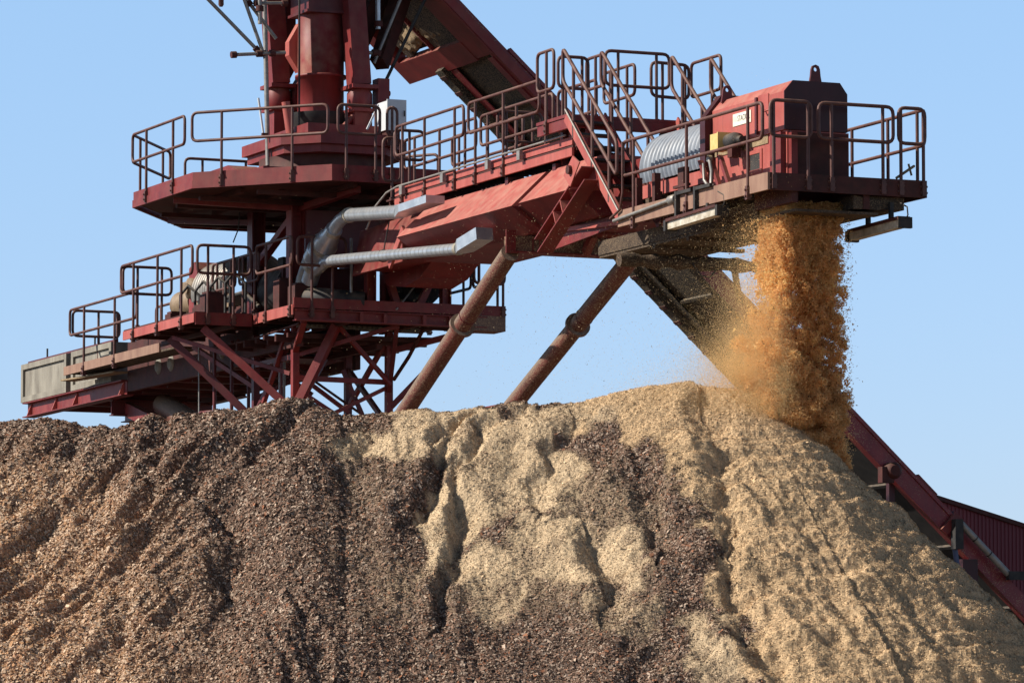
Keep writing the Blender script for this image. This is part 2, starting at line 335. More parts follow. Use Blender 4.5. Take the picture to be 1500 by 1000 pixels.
# lattice below the deck, down to the base ring
for p, q, w, m_ in (((1.6, -.35, 10.42), (.99, -.95, 8.85), .15, 'red'), ((.2, -2.35, 10.42), (.95, -.95, 8.95), .14, 'red'), ((-1.7, -2.3, 10.4), (-.95, -.95, 8.9), .14, 'deep'),
                    ((1.6, -.3, 10.4), (1.2, .85, 9.45), .07, 'red'), ((-.9, .5, 10.2), (.9, -.95, 8.75), .075, 'deep'), ((.9, .05, 9.7), (.9, .5, 8.75), .07, 'deep'),
                    ((.99, .9, 9.42), (.99, -.9, 8.55), .07, 'red'), ((.99, -.9, 9.35), (.99, .9, 8.3), .06, 'red'),
                    ((.9, -1.0, 10.4), (-.9, -.92, 8.8), .075, 'red'), ((.99, -.9, 8.7), (.99, .9, 8.6), .12, 'red'), ((-.99, -.9, 8.85), (-.99, .9, 8.75), .1, 'deep'),
                    ((2.2, -1.2, 10.42), (.99, -.9, 10.0), .1, 'red'), ((2.2, 2.2, 10.42), (.99, .9, 10.05), .1, 'red'), ((.99, -.9, 9.52), (.99, .9, 9.50), .09, 'red'),
                    ((-.99, -.9, 6.4), (.99, -.9, 8.6), .1, 'red'), ((.99, -.9, 6.4), (.99, .9, 8.6), .1, 'red')):
    brace(p, q, w, w, m_, 'lattice_brace')
mb = MB(); mb.prism([(.5, -.85, 9.2), (.5, .4, 8.75), (.5, -.6, 8.5), (.5, -1.2, 8.4), (.5, -1.2, 8.75)], (-.06, 0, 0)); mb.build('gusset_plate', 'deep', tower)
for a, b, zt_ in ((-2.2, -1.25, 10.42), (-1.7, -1.1, 10.4), (-1.75, -.75, 10.4)): MB().tube([(a, b, zt_), (a, b, 6.0)], .035, 8).build('hanger_rod', 'deep', tower)
MB().tube([(-2.5, -1.45, 10.4), (-2.5, -1.42, 6.5)], .014, 6).build('hanging_rope', 'zincd', tower)
mb = MB()
for zz in (9.08, 8.4, 7.7): mb.tube([(-1.8 + .45 * math.cos(t), -1.2 + .45 * math.sin(t), zz) for t in np.linspace(0, 2 * math.pi, 17)[:-1]], .03, 6, closed=True)
mb.build('ladder_cage', 'deep', tower)
MB().tube([(-.6, -.5, 10.4), (-.6, -.5, 6)], .03, 8).tube([(-.5, -.62, 10.4), (-.5, -.62, 6)], .025, 8).build('pipe_run', 'zincd', tower)
mb = MB(); mb.lathe((0, 0, 4.0), (0, 0, 6.6), [(0, 2.2), (.8, 2.2), (.81, 2.0), (1, 2.0)], 32); mb.build('base_ring', 'red', tower)
mb = MB(); mb.box(-1.7, 1.7, -1.6, 1.6, -.1, 3.999); mb.build('base_plinth', 'conc', tower)
# clutter under the deck
mb = MB()
for k in range(9):
    a = -1.3 + .33 * k; mb.box(a, a + .08, -1.4 + .1 * (k % 3), 1.6, 10.2 - .05 * (k % 2), 10.28)
mb.box(-1.5, 1.4, -1.0, -.9, 10.05, 10.195); mb.box(-1.5, 1.4, .5, .6, 10.05, 10.145)
mb.build('cross_member', 'grime_shade', tower)

for k_, (p, q, r_) in enumerate((((-2.6, -.9, 10.36), (1.9, -1.0, 10.3), .03), ((-2.4, -1.3, 10.3), (2.1, -1.25, 10.38), .022), ((.6, -1.2, 10.38), (.7, 1.9, 10.34), .03), ((-.3, -1.0, 10.3), (-.25, .9, 9.0), .025), ((.3, -.9, 10.3), (.35, -.9, 8.0), .03), ((1.9, 1.2, 10.4), (.5, 1.2, 9.6), .035))):
    MB().tube([p, lerp(p, q, .5) + np.array([0, 0, -.05]), q], r_, 8).build('pipe_run', 'grime_shade' if k_ % 2 else 'deep', tower)
for p, q, w_ in (((-.99, -.9, 9.9), (.99, -.9, 9.9), .09), ((-.99, .9, 10.2), (-.99, -.9, 9.3), .08), ((-.99, .9, 9.9), (.99, .9, 8.7), .08), ((-1.6, -1.05, 10.4), (-.99, .2, 9.4), .09), ((.99, -.9, 10.4), (-.99, -.9, 9.0), .08), ((2.1, .6, 10.4), (.99, .9, 9.3), .08)):
    brace(p, q, w_, w_, 'deep', 'lattice_brace')
for p, q, w_ in (((-1.5, -2.3, 10.4), (.9, -.95, 9.6), .07), ((.9, -.95, 9.9), (2.2, .6, 10.4), .07), ((-.95, .9, 9.2), (.95, .9, 10.3), .08), ((-.95, -.9, 10.3), (-.95, .9, 9.1), .07), ((-2.9, -1.4, 10.38), (-1.0, -.9, 9.5), .08), ((.95, .9, 9.0), (2.2, 1.9, 10.4), .08)):
    brace(p, q, w_, w_, 'red', 'lattice_brace')
for a_, b_, w_, h_ in ((-3.1, -1.9, .3, .28), (-1.9, -1.8, .4, .3), (-.4, -2.2, .3, .38), (.8, -1.25, .3, .55), (1.4, -1.2, .35, .4)):
    MB().box(a_, a_ + w_, b_, b_ + .35, 10.695, 10.695 + h_).box(a_ + .03, a_ + w_ - .03, b_ + .03, b_ + .32, 10.696 + h_, 10.74 + h_).build('equipment_box', 'grime_shade', tower)
for a_ in (-3.1, -2.3, -1.5, -.7): MB().tube([(a_, -1.6, 10.7), (a_, -1.6, 11.35), (a_ + .3, -1.55, 11.5), (a_ + .5, -1.4, 11.3), (a_ + .5, -1.4, 10.7)], .028, 8).build('hose', 'black', tower)
for b_, h_ in ((-.95, .9), (-.3, 1.25), (.35, .8)):
    MB().box(.2, .5, b_, b_ + .4, 10.695, 10.695 + h_).build('switch_box', 'grime_shade', tower)
MB().tube([(-3.0, -1.2, 10.8), (-2.2, -1.15, 11.2), (-1.2, -1.05, 11.25), (-.3, -1.1, 10.9)], .04, 8).build('hose', 'black', tower)
MB().tube([(2.3, -.35, 10.5), (2.3, -.35, 11.9)], .028, 8).build('riser_pipe', 'zincd', tower)
# ================================================================== machines on the deck
def motor(name, label, p, axis, r, L, m, cat, fin=True, grp=None):
    t = thing(name, p, label, cat, grp)
    p = np.array(p, float); ax = np.array(axis, float); ax /= np.linalg.norm(ax); c = p + np.array([0, 0, r + .12])
    mb = MB(); prof = [(0, r * .55), (.02, r * .9), (.08, r)]
    if fin:
        for k in range(14): f0 = .1 + k * .055; prof += [(f0, r), (f0 + .012, r * 1.06), (f0 + .03, r * 1.06), (f0 + .042, r)]
    prof += [(.9, r), (.93, r * .92), (1, r * .9)]
    mb.lathe(c - ax * L / 2, c + ax * L / 2, prof, 28); mb.build('casing', m, t)
    MB().lathe(c + ax * L / 2, c + ax * (L / 2 + .28), [(0, r * .45), (.3, r * .45), (.31, r * .28), (1, r * .28)], 20).build('shaft_hub', 'grime_shade', t)
    sd = np.cross(ax, [0, 0, 1.])
    for k in (-1, 1): MB().beam(p + ax * k * L * .3 - sd * r, p + ax * k * L * .3 + sd * r, .14, .24).build('foot', m, t)
    q = c + np.array([0, 0, r]); MB().box(q[0] - .13, q[0] + .13, q[1] - .13, q[1] + .13, q[2] - .05, q[2] + .15).build('terminal_box', m, t)
    return t
motor('electric_motor', 'beige electric motor at the left end of the machinery deck behind the handrails', (-5.75, -.45, 11.1), (1, .0, 0), .26, 1.0, 'beige', 'motor')
t = thing('belt_cover', (-3.6, -.4, 11.1), 'grey corrugated arched cover beside the beige motor on the machinery deck', 'cover')
def corrugated_arch(mb, a0, a1, bc, zc, r, pitch=.065, amp=.016, ang=(-15, 195), n=22, t=.004):
    na = int((a1 - a0) / pitch * 6); rows = []
    for i in range(na + 1):
        a = a0 + (a1 - a0) * i / na; rr = r + amp * math.cos(2 * math.pi * (a - a0) / pitch)
        rows.append([(a, bc - rr * math.cos(math.radians(ang[0] + (ang[1] - ang[0]) * k / n)), zc + rr * math.sin(math.radians(ang[0] + (ang[1] - ang[0]) * k / n))) for k in range(n + 1)])
    vs = [p for r_ in rows for p in r_]; fs = [(i * (n + 1) + k, i * (n + 1) + k + 1, (i + 1) * (n + 1) + k + 1, (i + 1) * (n + 1) + k) for i in range(na) for k in range(n)]
    mb.add(vs, fs, True)
mb = MB(); corrugated_arch(mb, -4.15, -2.2, -.4, 11.5, .58, pitch=.13, amp=.035); mb.build('corrugated_sheet', 'zincd', t)
mb = MB(); mb.box(-4.15, -2.2, -.92, .12, 11.1, 11.34); mb.build('cover_base', 'beige', t)
t = thing('gear_unit', (-4.9, -.5, 11.1), 'red gear casing between the beige motor and the grey corrugated cover', 'gearbox')
MB().prism([(-4.85, -.8, 11.1), (-4.4, -.8, 11.1), (-4.4, -.8, 12.0), (-4.55, -.8, 12.15), (-4.85, -.8, 12.05)], (0, .7, 0)).build('casing', 'red', t)
MB().lathe((-4.62, -.81, 11.65), (-4.62, -.95, 11.65), [(0, .2), (.6, .2), (.7, .1), (1, .1)], 18).build('bearing_cap', 'beige', t)
motor('drum_motor', 'big black round motor with dusty hub under the boom root, between the red V struts', (1.2, 1.35, 10.69), (1, -.25, 0), .40, 1.1, 'black', 'motor', False)
motor('slew_motor', 'dark round drive unit half hidden behind handrails left of the silver duct', (-.2, -.6, 10.69), (1, -.1, 0), .42, 1.3, 'black', 'motor', False)
t = thing('lever_rod', (2.5, .9, 10.7), 'thin pale rod slanting up to the black round motor hub', 'rod')
MB().tube([(2.45, .45, 10.66), (1.9, 1.15, 11.3)], .017, 8).build('rod_bar', 'zincd', t)

# ================================================================== COUNTERWEIGHT TAIL
tail = thing('counterweight_tail', (-11, 0, 9.85), 'red steel tail arm carrying two concrete slabs, left of the tower', 'counterweight')
def slab(a0, a1):
    mb = MB(); mb.box(a0, a1, -1.0, 1.2, 10.2, 10.98); s = mb.build('counterweight_slab', 'conc', tail)
    mb = MB(); e = .11
    mb.box(a0, a1, -1.05, -1.002, 10.2, 10.2 + e); mb.box(a0, a1, -1.05, -1.002, 10.98 - e, 10.98)
    mb.box(a0, a0 + e * 1.2, -1.05, -1.002, 10.2 + e + .002, 10.98 - e - .002); mb.box(a1 - e * 1.2, a1, -1.05, -1.002, 10.2 + e + .002, 10.98 - e - .002); mb.build('raised_rim', 'conc', s)
slab(-14.25, -11.35); slab(-11.05, -8.6)
MB().box(-14.0, -8.6, -.98, -.9, 10.985, 11.03).build('top_rail', 'deep', tail)
for a in (-13.6, -10.6, -10.35): MB().tube([(a, -.7, 10.9), (a, -.7, 11.28)], .02, 6).build('tie_bolt', 'black', tail)
mb = MB(); mb.ibeam((-14.05, -.95, 10.03), (-7.9, -.95, 10.03), .26, .3, .02); t1 = mb.build('edge_beam', 'red', tail)
for a in (-13.8, -12.2, -10.9, -8.1): MB().prism([(a, -1.07, 9.905), (a + .02, -.98, 10.15), (a + .02, -.964, 10.15), (a, -.964, 9.905)], (.03, 0, 0)).build('stiffener', 'pink', t1)
MB().ibeam((-14.05, 1.15, 10.0), (-7.0, 1.15, 10.0), .2, .3, .02).build('edge_beam', 'deep', tail)
mb = MB(); mb.box(-13.9, -1.2, -.8, 1.02, 10.08, 10.12)
for a in (-13, -11.5, -10, -8.5, -7, -5.5, -4, -2.5): mb.box(a, a + .1, -.8, 1.0, 9.95, 10.078)
mb.build('floor_plate', 'deep', tail)
mb = MB()
for a in (-9, -7.6, -6.2, -4.8, -3.4, -2): mb.box(a, a + .06, -.75, .95, 9.9, 9.948)
mb.box(-7.9, -1.0, -.95, -.85, 9.95, 10.9); mb.box(-7.9, -1.0, 1.05, 1.15, 9.9, 10.8); mb.build('belt_trough', 'grime_shade', tail)  # dark colour stands in for shade along the trough
MB().box(-7.9, -1.1, -.84, 1.04, 10.95, 11.08).build('tail_deck', 'grime_shade', tail)
for a0 in (-6.1, -5.4, -2.6): MB().lathe((a0, -1.0, 10.3), (a0, -.952, 10.3), [(0, .1), (.9, .16), (1, .16)], 16).build('idler_end', 'conc', tail)
mb = MB(); mb.ibeam((-9.0, -.9, 9.72), (-9.0, 1.2, 9.72), .24, .3, .02); mb.build('cross_beam', 'deep', tail)
MB().tube([(-8.2, -.1, 9.75), (-4.6, -.1, 8.7), (-1.4, -.1, 7.3)], .22, 18).build('back_stay', 'speck', tail)
MB().beam((-9.4, -.55, 9.8), (-5.8, -.45, 8.9), .16, .26).build('stay_plate', 'red', tail)
mb = MB(); mb.box(-9.6, -3.45, -1.55, -1.06, 10.4, 10.44); wk = mb.build('walkway', 'caked', tail)
MB().box(-9.9, -4.3, -1.585, -1.555, 10.40, 10.57).build('toe_board', 'dustred', wk)
MB().beam((-10.2, -1.4, 10.33), (-7.6, -1.2, 10.3), .3, .03).build('bent_sheet', 'mound', wk)
ztw = 11.66
panel(tail, (-9.55, -1.58, ztw), (-5.6, -1.58, ztw), .5, (.22, .68), footz=10.3)
panel(tail, (-9.55, -1.52, ztw), (-9.55, -.55, ztw), .5, (.55, .95), footz=10.4)
panel(tail, (-7.4, -.55, ztw - .1), (-6.0, -.55, ztw - .1), .5, (.2, .8), footz=11.0)

# ================================================================== BOOM
boom = thing('stacker_boom', (10, 0, 10.7), 'long red stacker boom with walkway, stairs and head platform above the chip pile', 'boom')
# closed girder: sun-side bevel coloured as lit, undercut lower side darker as shade
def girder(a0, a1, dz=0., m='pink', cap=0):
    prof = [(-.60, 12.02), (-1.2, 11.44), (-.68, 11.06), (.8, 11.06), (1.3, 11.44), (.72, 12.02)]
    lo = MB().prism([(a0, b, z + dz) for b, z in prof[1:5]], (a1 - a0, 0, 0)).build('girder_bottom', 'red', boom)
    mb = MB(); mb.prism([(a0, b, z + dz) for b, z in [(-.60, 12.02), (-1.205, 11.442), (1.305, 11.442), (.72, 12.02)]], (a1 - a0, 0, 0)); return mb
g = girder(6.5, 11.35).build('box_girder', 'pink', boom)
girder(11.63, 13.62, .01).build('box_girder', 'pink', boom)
mb = MB(); mb.prism([(11.355, b, z) for b, z in [(-.56, 11.95), (-1.1, 11.43), (-.66, 11.11), (.75, 11.11), (1.2, 11.43), (.68, 11.95)]], (.27, 0, 0)); mb.build('girder_joint', 'deep', boom)
mb = MB(); mb.prism([(2.6, -.3, 12.0), (6.49, -.5, 12.0), (6.49, -1.1, 11.42), (5.6, -.72, 11.15), (2.6, -.45, 11.2)], (0, .06, 0)); mb.box(2.6, 6.48, -.2, 1.2, 11.3, 12.0)
mb.prism([(2.0, .3, 11.3), (4.4, .3, 11.3), (3.9, .3, 11.08), (3.2, .3, 10.98), (2.4, .3, 11.08)], (0, .9, 0)); mb.build('boom_root', 'red', boom)
MB().beam((6.45, -1.05, 11.6), (5.7, -1.0, 11.05), .05, .14).build('root_strap', 'pink', boom)
# walkway on the near side with conduit along its edge
mb = MB(); mb.box(5.2, 13.2, -.84, -.08, 12.21, 12.24)
for k in range(40): mb.box(5.3 + k * .2, 5.33 + k * .2, -.82, -.15, 12.16, 12.209)
mb.box(5.2, 13.2, -.14, -.08, 12.08, 12.159); wk = mb.build('walkway', 'grime_shade', boom)
MB().box(5.7, 13.1, -.89, -.85, 12.07, 12.2).build('edge_channel', 'pink', wk)
MB().box(5.7, 13.1, -.885, -.86, 12.247, 12.375).build('toe_board', 'pink', wk)
MB().box(5.7, 13.1, -.87, -.845, 12.203, 12.244).build('edge_gap', 'grime_shade', wk)
mb = MB(); mb.tube([(4.6, -.96, 11.8), (5.0, -.96, 12.15), (5.5, -.96, 12.33), (6, -.96, 12.385), (13.0, -.96, 12.40)], .018, 8)
for a in (6.2, 8.0, 9.9, 11.2): mb.box(a - .06, a + .06, -.99, -.93, 12.22, 12.37)
mb.build('conduit', 'zincd', boom)
for a in (7.4, 10.3, 12.2): MB().box(a - .06, a + .06, -.8, -.5, 11.75, 12.05).build('walkway_bracket', 'deep', boom)
zr = 13.43
panel(boom, (5.78, -.9, zr), (8.75, -.9, zr), .5, (.1, .43, .87), footz=12.05)
panel(boom, (8.95, -.9, zr), (11.85, -.9, zr), .5, (.1, .5), footz=12.05)
panel(boom, (4.2, -.1, zr), (7.4, -.1, zr), .5, (.15, .5, .85), footz=12.22)
panel(boom, (7.6, -.1, zr), (10.6, -.1, zr), .5, (.1, .5, .9), footz=12.22)
panel(boom, (10.8, -.1, zr), (12.3, -.1, zr), .5, (.2, .8), footz=12.22)
panel(boom, (5.6, -.85, zr - .02), (5.6, -.3, zr - .02), .5, (.5,), footz=12.22)
panel(boom, (8.2, -.05, zr + .02), (8.2, .75, zr + .02), .5, (.2, .8), footz=12.1)
panel(boom, (4.1, .85, zr + .12), (7.2, .85, zr + .12), .5, (.1, .5, .9), footz=12.1)
panel(boom, (5.15, -.88, zr - .1), (5.15, -.55, zr - .1), .75, (.5,), footz=12.1)
WS = Vector(A * -.43 + B * .15 + np.array([0, 0, .045]))
for o_ in list(boom.children):
    if o_.name.split('.')[0] in ('walkway', 'conduit', 'walkway_bracket', 'handrail'):
        for q_ in [o_] + list(o_.children): q_.data.transform(__import__('mathutils').Matrix.Translation(WS))
# crossover landing
zl = 12.73
mb = MB(); mb.box(11.75, 12.95, -.95, 1.75, zl - .05, zl); mb.box(11.75, 12.95, -.93, -.88, zl - .22, zl - .052); mb.box(12.9, 12.95, -.85, 1.7, zl - .2, zl - .052); ld = mb.build('landing', 'red', boom)
for a, b in ((11.85, -.5), (12.8, -.5), (11.85, 1.4), (12.8, 1.4)): MB().box(a - .05, a + .05, b - .05, b + .05, 12.0, zl - .055).build('leg', 'red', ld)
zL = 13.83
panel(boom, (11.8, -.95, zL), (12.45, -.95, zL), .62, (.55,), footz=12.5)
panel(boom, (12.5, -.9, zL - .12), (12.5, -.38, zL - .12), .5, (.15, .8), footz=12.5)
panel(boom, (11.6, .0, zL), (12.3, .0, zL), .5, (.5,), footz=12.7)
panel(boom, (10.3, .9, zL), (11.5, .9, zL), .5, (.2, .75), footz=12.3)
panel(boom, (12.5, -.08, zL + .02), (12.5, 1.04, zL + .02), .55, (.2, .8), footz=12.6)
panel(boom, (11.8, 1.05, zL), (11.8, 1.72, zL - .02), .55, (.3, .9), footz=12.6)
panel(boom, (11.85, 1.74, zL), (12.95, 1.74, zL), .55, (.7,), footz=12.6)
# stairs
def stair(b0, b1, rails, nm='stair'):
    p0 = np.array([12.95, 0, 12.70]); p1 = np.array([15.05, 0, 10.80])
    mb = MB(); bc = (b0 + b1) / 2
    st = None
    for b in (b0, b1):
        o = MB().beam((p0[0], b, p0[2]), (p1[0], b, p1[2]), .03, .2).build(nm, 'pink' if b == b0 else 'red', boom) if st is None else MB().beam((p0[0], b, p0[2]), (p1[0], b, p1[2]), .03, .2).build('stringer', 'red', st)
        st = st or o
    for k in range(8):
        t = (k + .6) / 8.3; p = lerp(p0, p1, t); MB().box(p[0] - .12, p[0] + .12, b0 + .018, b1 - .018, p[2] + .0, p[2] + .035).build('tread', 'black', st)
    if b0 < 0: MB().tube([(13.0, b0 - .04, 12.79), (15.0, b0 - .04, 10.96)], .017, 8).build('conduit', 'zincd', st)
    for b in rails:
        T0 = np.array([12.82, b, zL - .04]); T1 = np.array([14.85, b, 12.05]); dn = np.array([0, 0, -.52])
        h = MB().tube(loop_pts(T0, T1, .52, .1), .03, 8, closed=True).build('handrail', 'rail', st)
        for t in (.2, .55, .86):
            p = lerp(T0, T1, t); MB().tube([p, p + np.array([0, 0, -1.13])], .029, 8).build('post', 'rail', st)
stair(-.96, -.32, (-.96, -.30)); stair(.95, 1.62, (.93, 1.62))
# hanger at the boom end and cross beam for the struts
mb = MB()
e0 = np.array([14.1, -1.22, 11.74]); e1 = np.array([12.3, -1.22, 10.80])
d = (e1 - e0) / np.linalg.norm(e1 - e0); nn = np.array([d[2], 0, -d[0]])
mb.prism([e0, e1, e1 + nn * .02, e0 + nn * .02], (0, .26, 0)); mb.prism([e0 + nn * -.24, e1 + nn * -.24, e1 + nn * -.22, e0 + nn * -.22], (0, .26, 0)); mb.prism([e0 - nn * .22 + np.array([0, .23, 0]), e1 - nn * .22 + np.array([0, .23, 0]), e1 + np.array([0, .23, 0]), e0 + np.array([0, .23, 0])], (0, .02, 0))
hg = mb.build('hanger_channel', 'red', boom)
for t in (.45, .6): 
    p = lerp(e0, e1, t); MB().prism([p - nn * .22 + np.array([0, -.002, 0]), p - nn * .22 + d * .02 + np.array([0, -.002, 0]), p + d * .02 + np.array([0, -.002, 0]), p + np.array([0, -.002, 0])], (0, .23, 0)).build('web_plate', 'pink', hg)
MB().prism([(13.45, -1.235, 11.68), (13.8, -1.235, 11.95), (14.05, -1.235, 11.82), (13.7, -1.235, 11.48)], (0, .02, 0)).build('pin_plate', 'pink', hg)
MB().tube([(13.72, -1.236, 11.74), (13.72, -1.29, 11.74)], .07, 14).build('pin', 'grime_shade', hg)
mb = MB(); mb.prism([(13.3, -.5, 11.95), (15.1, -.5, 10.95), (11.2, -.5, 10.75)], (0, .03, 0)); mb.box(13.06, 15.2, -.3, .9, 11.15, 11.9); mb.build('head_bracket', 'red', boom)
MB().beam((11.6, -.52, 11.05), (15.0, -.52, 10.86), .08, .07).build('bottom_flange', 'pink', boom)
MB().beam((11.2, .3, 11.05), (10.9, .3, 10.8), .12, .12).build('hanger_link', 'red', boom)
MB().beam((11.3, 1.35, 10.75), (13.6, .9, 11.05), .2, .3).build('hanger_arm', 'deep', boom)
mb = MB(); mb.box(10.52, 10.8, -.97, 1.32, 10.79, 11.04); cb = mb.build('cross_beam', 'brown', boom)
MB().box(10.48, 10.84, -1.0, 1.36, 10.765, 10.787).build('flange', 'red', cb)
for b in (-.6, -.48, -.36, .3, .6, 1.0, 1.1): MB().box(10.51, 10.81, b, b + .02, 10.792, 11.035).build('stiffener', 'red', cb)
mb = MB(); mb.prism([(10.81, -1.07, 10.75), (10.81, -.9, 10.75), (10.81, -.9, 11.12), (10.81, -1.07, 11.12)], (.02, 0, 0)); mb.build('end_plate', 'red', cb)
# underside pan and scraper beam of the head
mb = MB()
mb.box(13.4, 20.2, -.6, .75, 10.42, 10.46); mb.box(13.4, 19.0, -.62, -.55, 10.462, 10.68); mb.box(13.4, 19.0, .68, .75, 10.462, 10.68)
for a in (14.2, 15.4, 16.6, 17.8): mb.box(a, a + .1, -.62, .9, 10.36, 10.418)
mb.build('belt_pan', 'caked', boom)
rr = [.105 + .02 * math.sin(k * 1.7) + .015 * math.sin(k * 4.1) for k in range(24)]
MB().tube([(15.0, -1.0 + k * .125, 10.22 + .01 * math.sin(k)) for k in range(24)], rr, 12).build('return_roller', 'caked', boom)
MB().prism([(15.05, .85, 10.3), (15.05, .98, 9.62), (15.05, 1.08, 9.62), (15.05, .95, 10.3)], (.03, 0, 0)).build('hanging_flap', 'caked', boom)
MB().tube([(15.1, .2, 10.2), (15.1, .35, 10.02), (15.1, .5, 10.0), (15.1, .6, 10.12)], .015, 6).build('loose_cable', 'black', boom)
# head platform
zh0, zh1 = 10.70, 10.95
mb = MB()
mb.box(15.1, 20.26, -1.03, -.68, 10.9, 10.93); mb.box(15.6, 20.26, .4, 1.46, 10.9, 10.93); mb.box(20.0, 20.26, -.66, .38, 10.9, 10.93)
mb.box(19.0, 20.22, -.66, -.56, 10.55, 10.898); mb.box(19.0, 20.22, .5, .6, 10.5, 10.898); mb.box(19.1, 19.2, -.55, .49, 10.6, 10.89)
for b in (.75, 1.05, 1.35): mb.box(15.6, 20.24, b, b + .05, 10.78, 10.898)
hp = mb.build('head_platform', 'grime_shade', boom)
MB().box(15.15, 20.3, -1.085, -1.045, zh0, zh1).build('toe_board', 'dustred', hp)
MB().box(20.265, 20.3, -1.04, 1.5, zh0, zh1).build('toe_board', 'grime_shade', hp)
MB().box(15.6, 20.26, 1.465, 1.5, zh0, zh1).build('toe_board', 'grime_shade', hp)
mb = MB(); mb.box(19.2, 20.15, .62, 1.2, 10.52, 10.7); mb.prism([(20.2, .35, 10.5), (20.2, .8, 10.5), (20.2, .8, 10.62), (20.2, .35, 10.7)], (-.5, 0, 0)); mb.build('chute_lip', 'caked', boom)
zR = 11.98
panel(boom, (15.35, -1.09, zR), (20.15, -1.09, zR), .52, (.08, .47, .9), footz=10.62)
panel(boom, (20.3, -1.04, zR + .02), (20.3, -.38, zR + .02), .52, (.08, .92), footz=10.72)
panel(boom, (20.3, -.26, zR + .02), (20.3, .95, zR + .02), .52, (.17, .86), footz=10.72)
panel(boom, (20.3, 1.04, zR + .02), (20.3, 1.47, zR + .02), .52, (.08, .94), footz=10.72)
panel(boom, (20.24, 1.5, zR + .02), (16.4, 1.5, zR + .02), .52, (.06, .3, .6, .9), footz=10.72)
MB().tube([(20.2, 1.05, 10.98), (20.0, 1.45, 11.2)], .02, 6).tube([(20.05, 1.33, 11.22), (20.05, 1.38, 11.05)], .018, 6).build('clamp_bar', 'mound', hp)
mb = MB(); mb.tube([(15.4, -1.12, 11.98), (15.4, -1.12, 11.2), (15.3, -1.12, 10.95), (14.95, -1.12, 10.85)], .02, 8); mb.build('ladder_hoop', 'rail', boom)
mb = MB(); mb.tube([(15.1, -1.13, 10.80), (17.2, -1.13, 10.90)], .028, 10); mb.lathe((17.1, -1.13, 10.89), (17.3, -1.13, 10.9), [(0, .03), (.1, .07), (.9, .07), (1, .05)], 12); mb.build('conduit', 'zincd', boom)
for a in (17.3, 17.95):
    MB().box(a, a + .06, -1.15, -1.09, 10.62, 11.0).build('rail_bracket', 'black', hp); MB().beam((a + .05, -1.12, 10.97), (a + .55, -1.12, 10.97), .05, .05).build('rail_bracket', 'black', hp)

# ================================================================== drive housing on the head platform
dh = thing('drive_housing', (18.6, -.15, 10.95), 'red machine housing with cream sign at the boom head, above the falling chips', 'machine housing')
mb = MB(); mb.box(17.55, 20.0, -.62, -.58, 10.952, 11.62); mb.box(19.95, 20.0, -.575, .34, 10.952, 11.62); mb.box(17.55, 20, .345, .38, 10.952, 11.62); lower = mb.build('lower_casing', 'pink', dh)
MB().box(17.5, 19.4, -.635, -.622, 11.50, 11.625).build('dusty_strip', 'mound', lower)
MB().box(18.80, 19.13, -.626, -.6205, 11.16, 11.39).build('hatch', 'black', lower)
mb = MB(); mb.box(18.73, 18.798, -.635, -.6205, 11.11, 11.45); mb.box(19.132, 19.2, -.635, -.6205, 11.11, 11.45); mb.box(18.80, 19.13, -.635, -.6205, 11.392, 11.45); mb.box(18.80, 19.13, -.635, -.6205, 11.11, 11.158); mb.build('hatch_frame', 'pink', lower)
mb = MB(); mb.box(19.6, 19.95, -.70, -.621, 10.96, 11.6); mb.box(20.002, 20.1, -.6, -.5, 10.96, 11.6); mb.build('stiffener', 'red', lower)
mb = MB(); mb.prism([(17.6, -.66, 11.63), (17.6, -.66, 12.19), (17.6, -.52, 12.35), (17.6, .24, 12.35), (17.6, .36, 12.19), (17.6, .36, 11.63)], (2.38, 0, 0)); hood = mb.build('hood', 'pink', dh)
MB().prism([(19.982, -.661, 11.632), (19.982, -.661, 12.19), (19.982, -.521, 12.352), (19.982, .241, 12.352), (19.982, .361, 12.19), (19.982, .361, 11.632)], (.02, 0, 0)).build('front_plate', 'maroon', hood); MB().box(20.003, 20.02, -.49, .36, 10.952, 11.6).build('front_liner', 'grime_shade', lower)  # front coloured near-black, shade of the unlit side painted in
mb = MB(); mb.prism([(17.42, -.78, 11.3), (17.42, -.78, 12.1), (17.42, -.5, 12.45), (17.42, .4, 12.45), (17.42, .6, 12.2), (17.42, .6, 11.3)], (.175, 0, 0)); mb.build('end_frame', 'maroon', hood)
def lug(a, b, z, nm='lifting_lug'):
    n = 10; out = [(a, b - .1, z)] + [(a, b + .07 * math.cos(t), z + .2 + .07 * math.sin(t)) for t in np.linspace(math.pi, 0, n)] + [(a, b + .1, z)]
    mb = MB(); ho = [(a, b + .03 * math.cos(t), z + .2 + .03 * math.sin(t)) for t in np.linspace(0, 2 * math.pi, 13)[:-1]]
    # plate with an eye: quads between outline and hole
    outl = [(a, b - .1, z), (a, b - .08, z + .1), (a, b - .07, z + .2), (a, b - .05, z + .25), (a, b, z + .27), (a, b + .05, z + .25), (a, b + .07, z + .2), (a, b + .08, z + .1), (a, b + .1, z), (a, b + .04, z), (a, b, z), (a, b - .04, z)]
    hol = [(a, b + .032 * math.cos(t), z + .2 + .032 * math.sin(t)) for t in [math.pi * 1.25, math.pi * 1.1, math.pi, math.pi * .75, math.pi * .5, math.pi * .25, 0, -math.pi * .1, -math.pi * .25, -math.pi * .38, -math.pi * .5, -math.pi * .62]]
    for i in range(12):
        j = (i + 1) % 12; mb.prism([outl[i], outl[j], hol[j], hol[i]], (.04, 0, 0))
    return mb.build(nm, 'deep', hood)
lug(19.9, -.12, 12.34); lug(17.75, -.5, 12.3)
MB().box(19.1, 19.16, -.70, -.662, 11.66, 12.2).build('door_post', 'deep', hood)
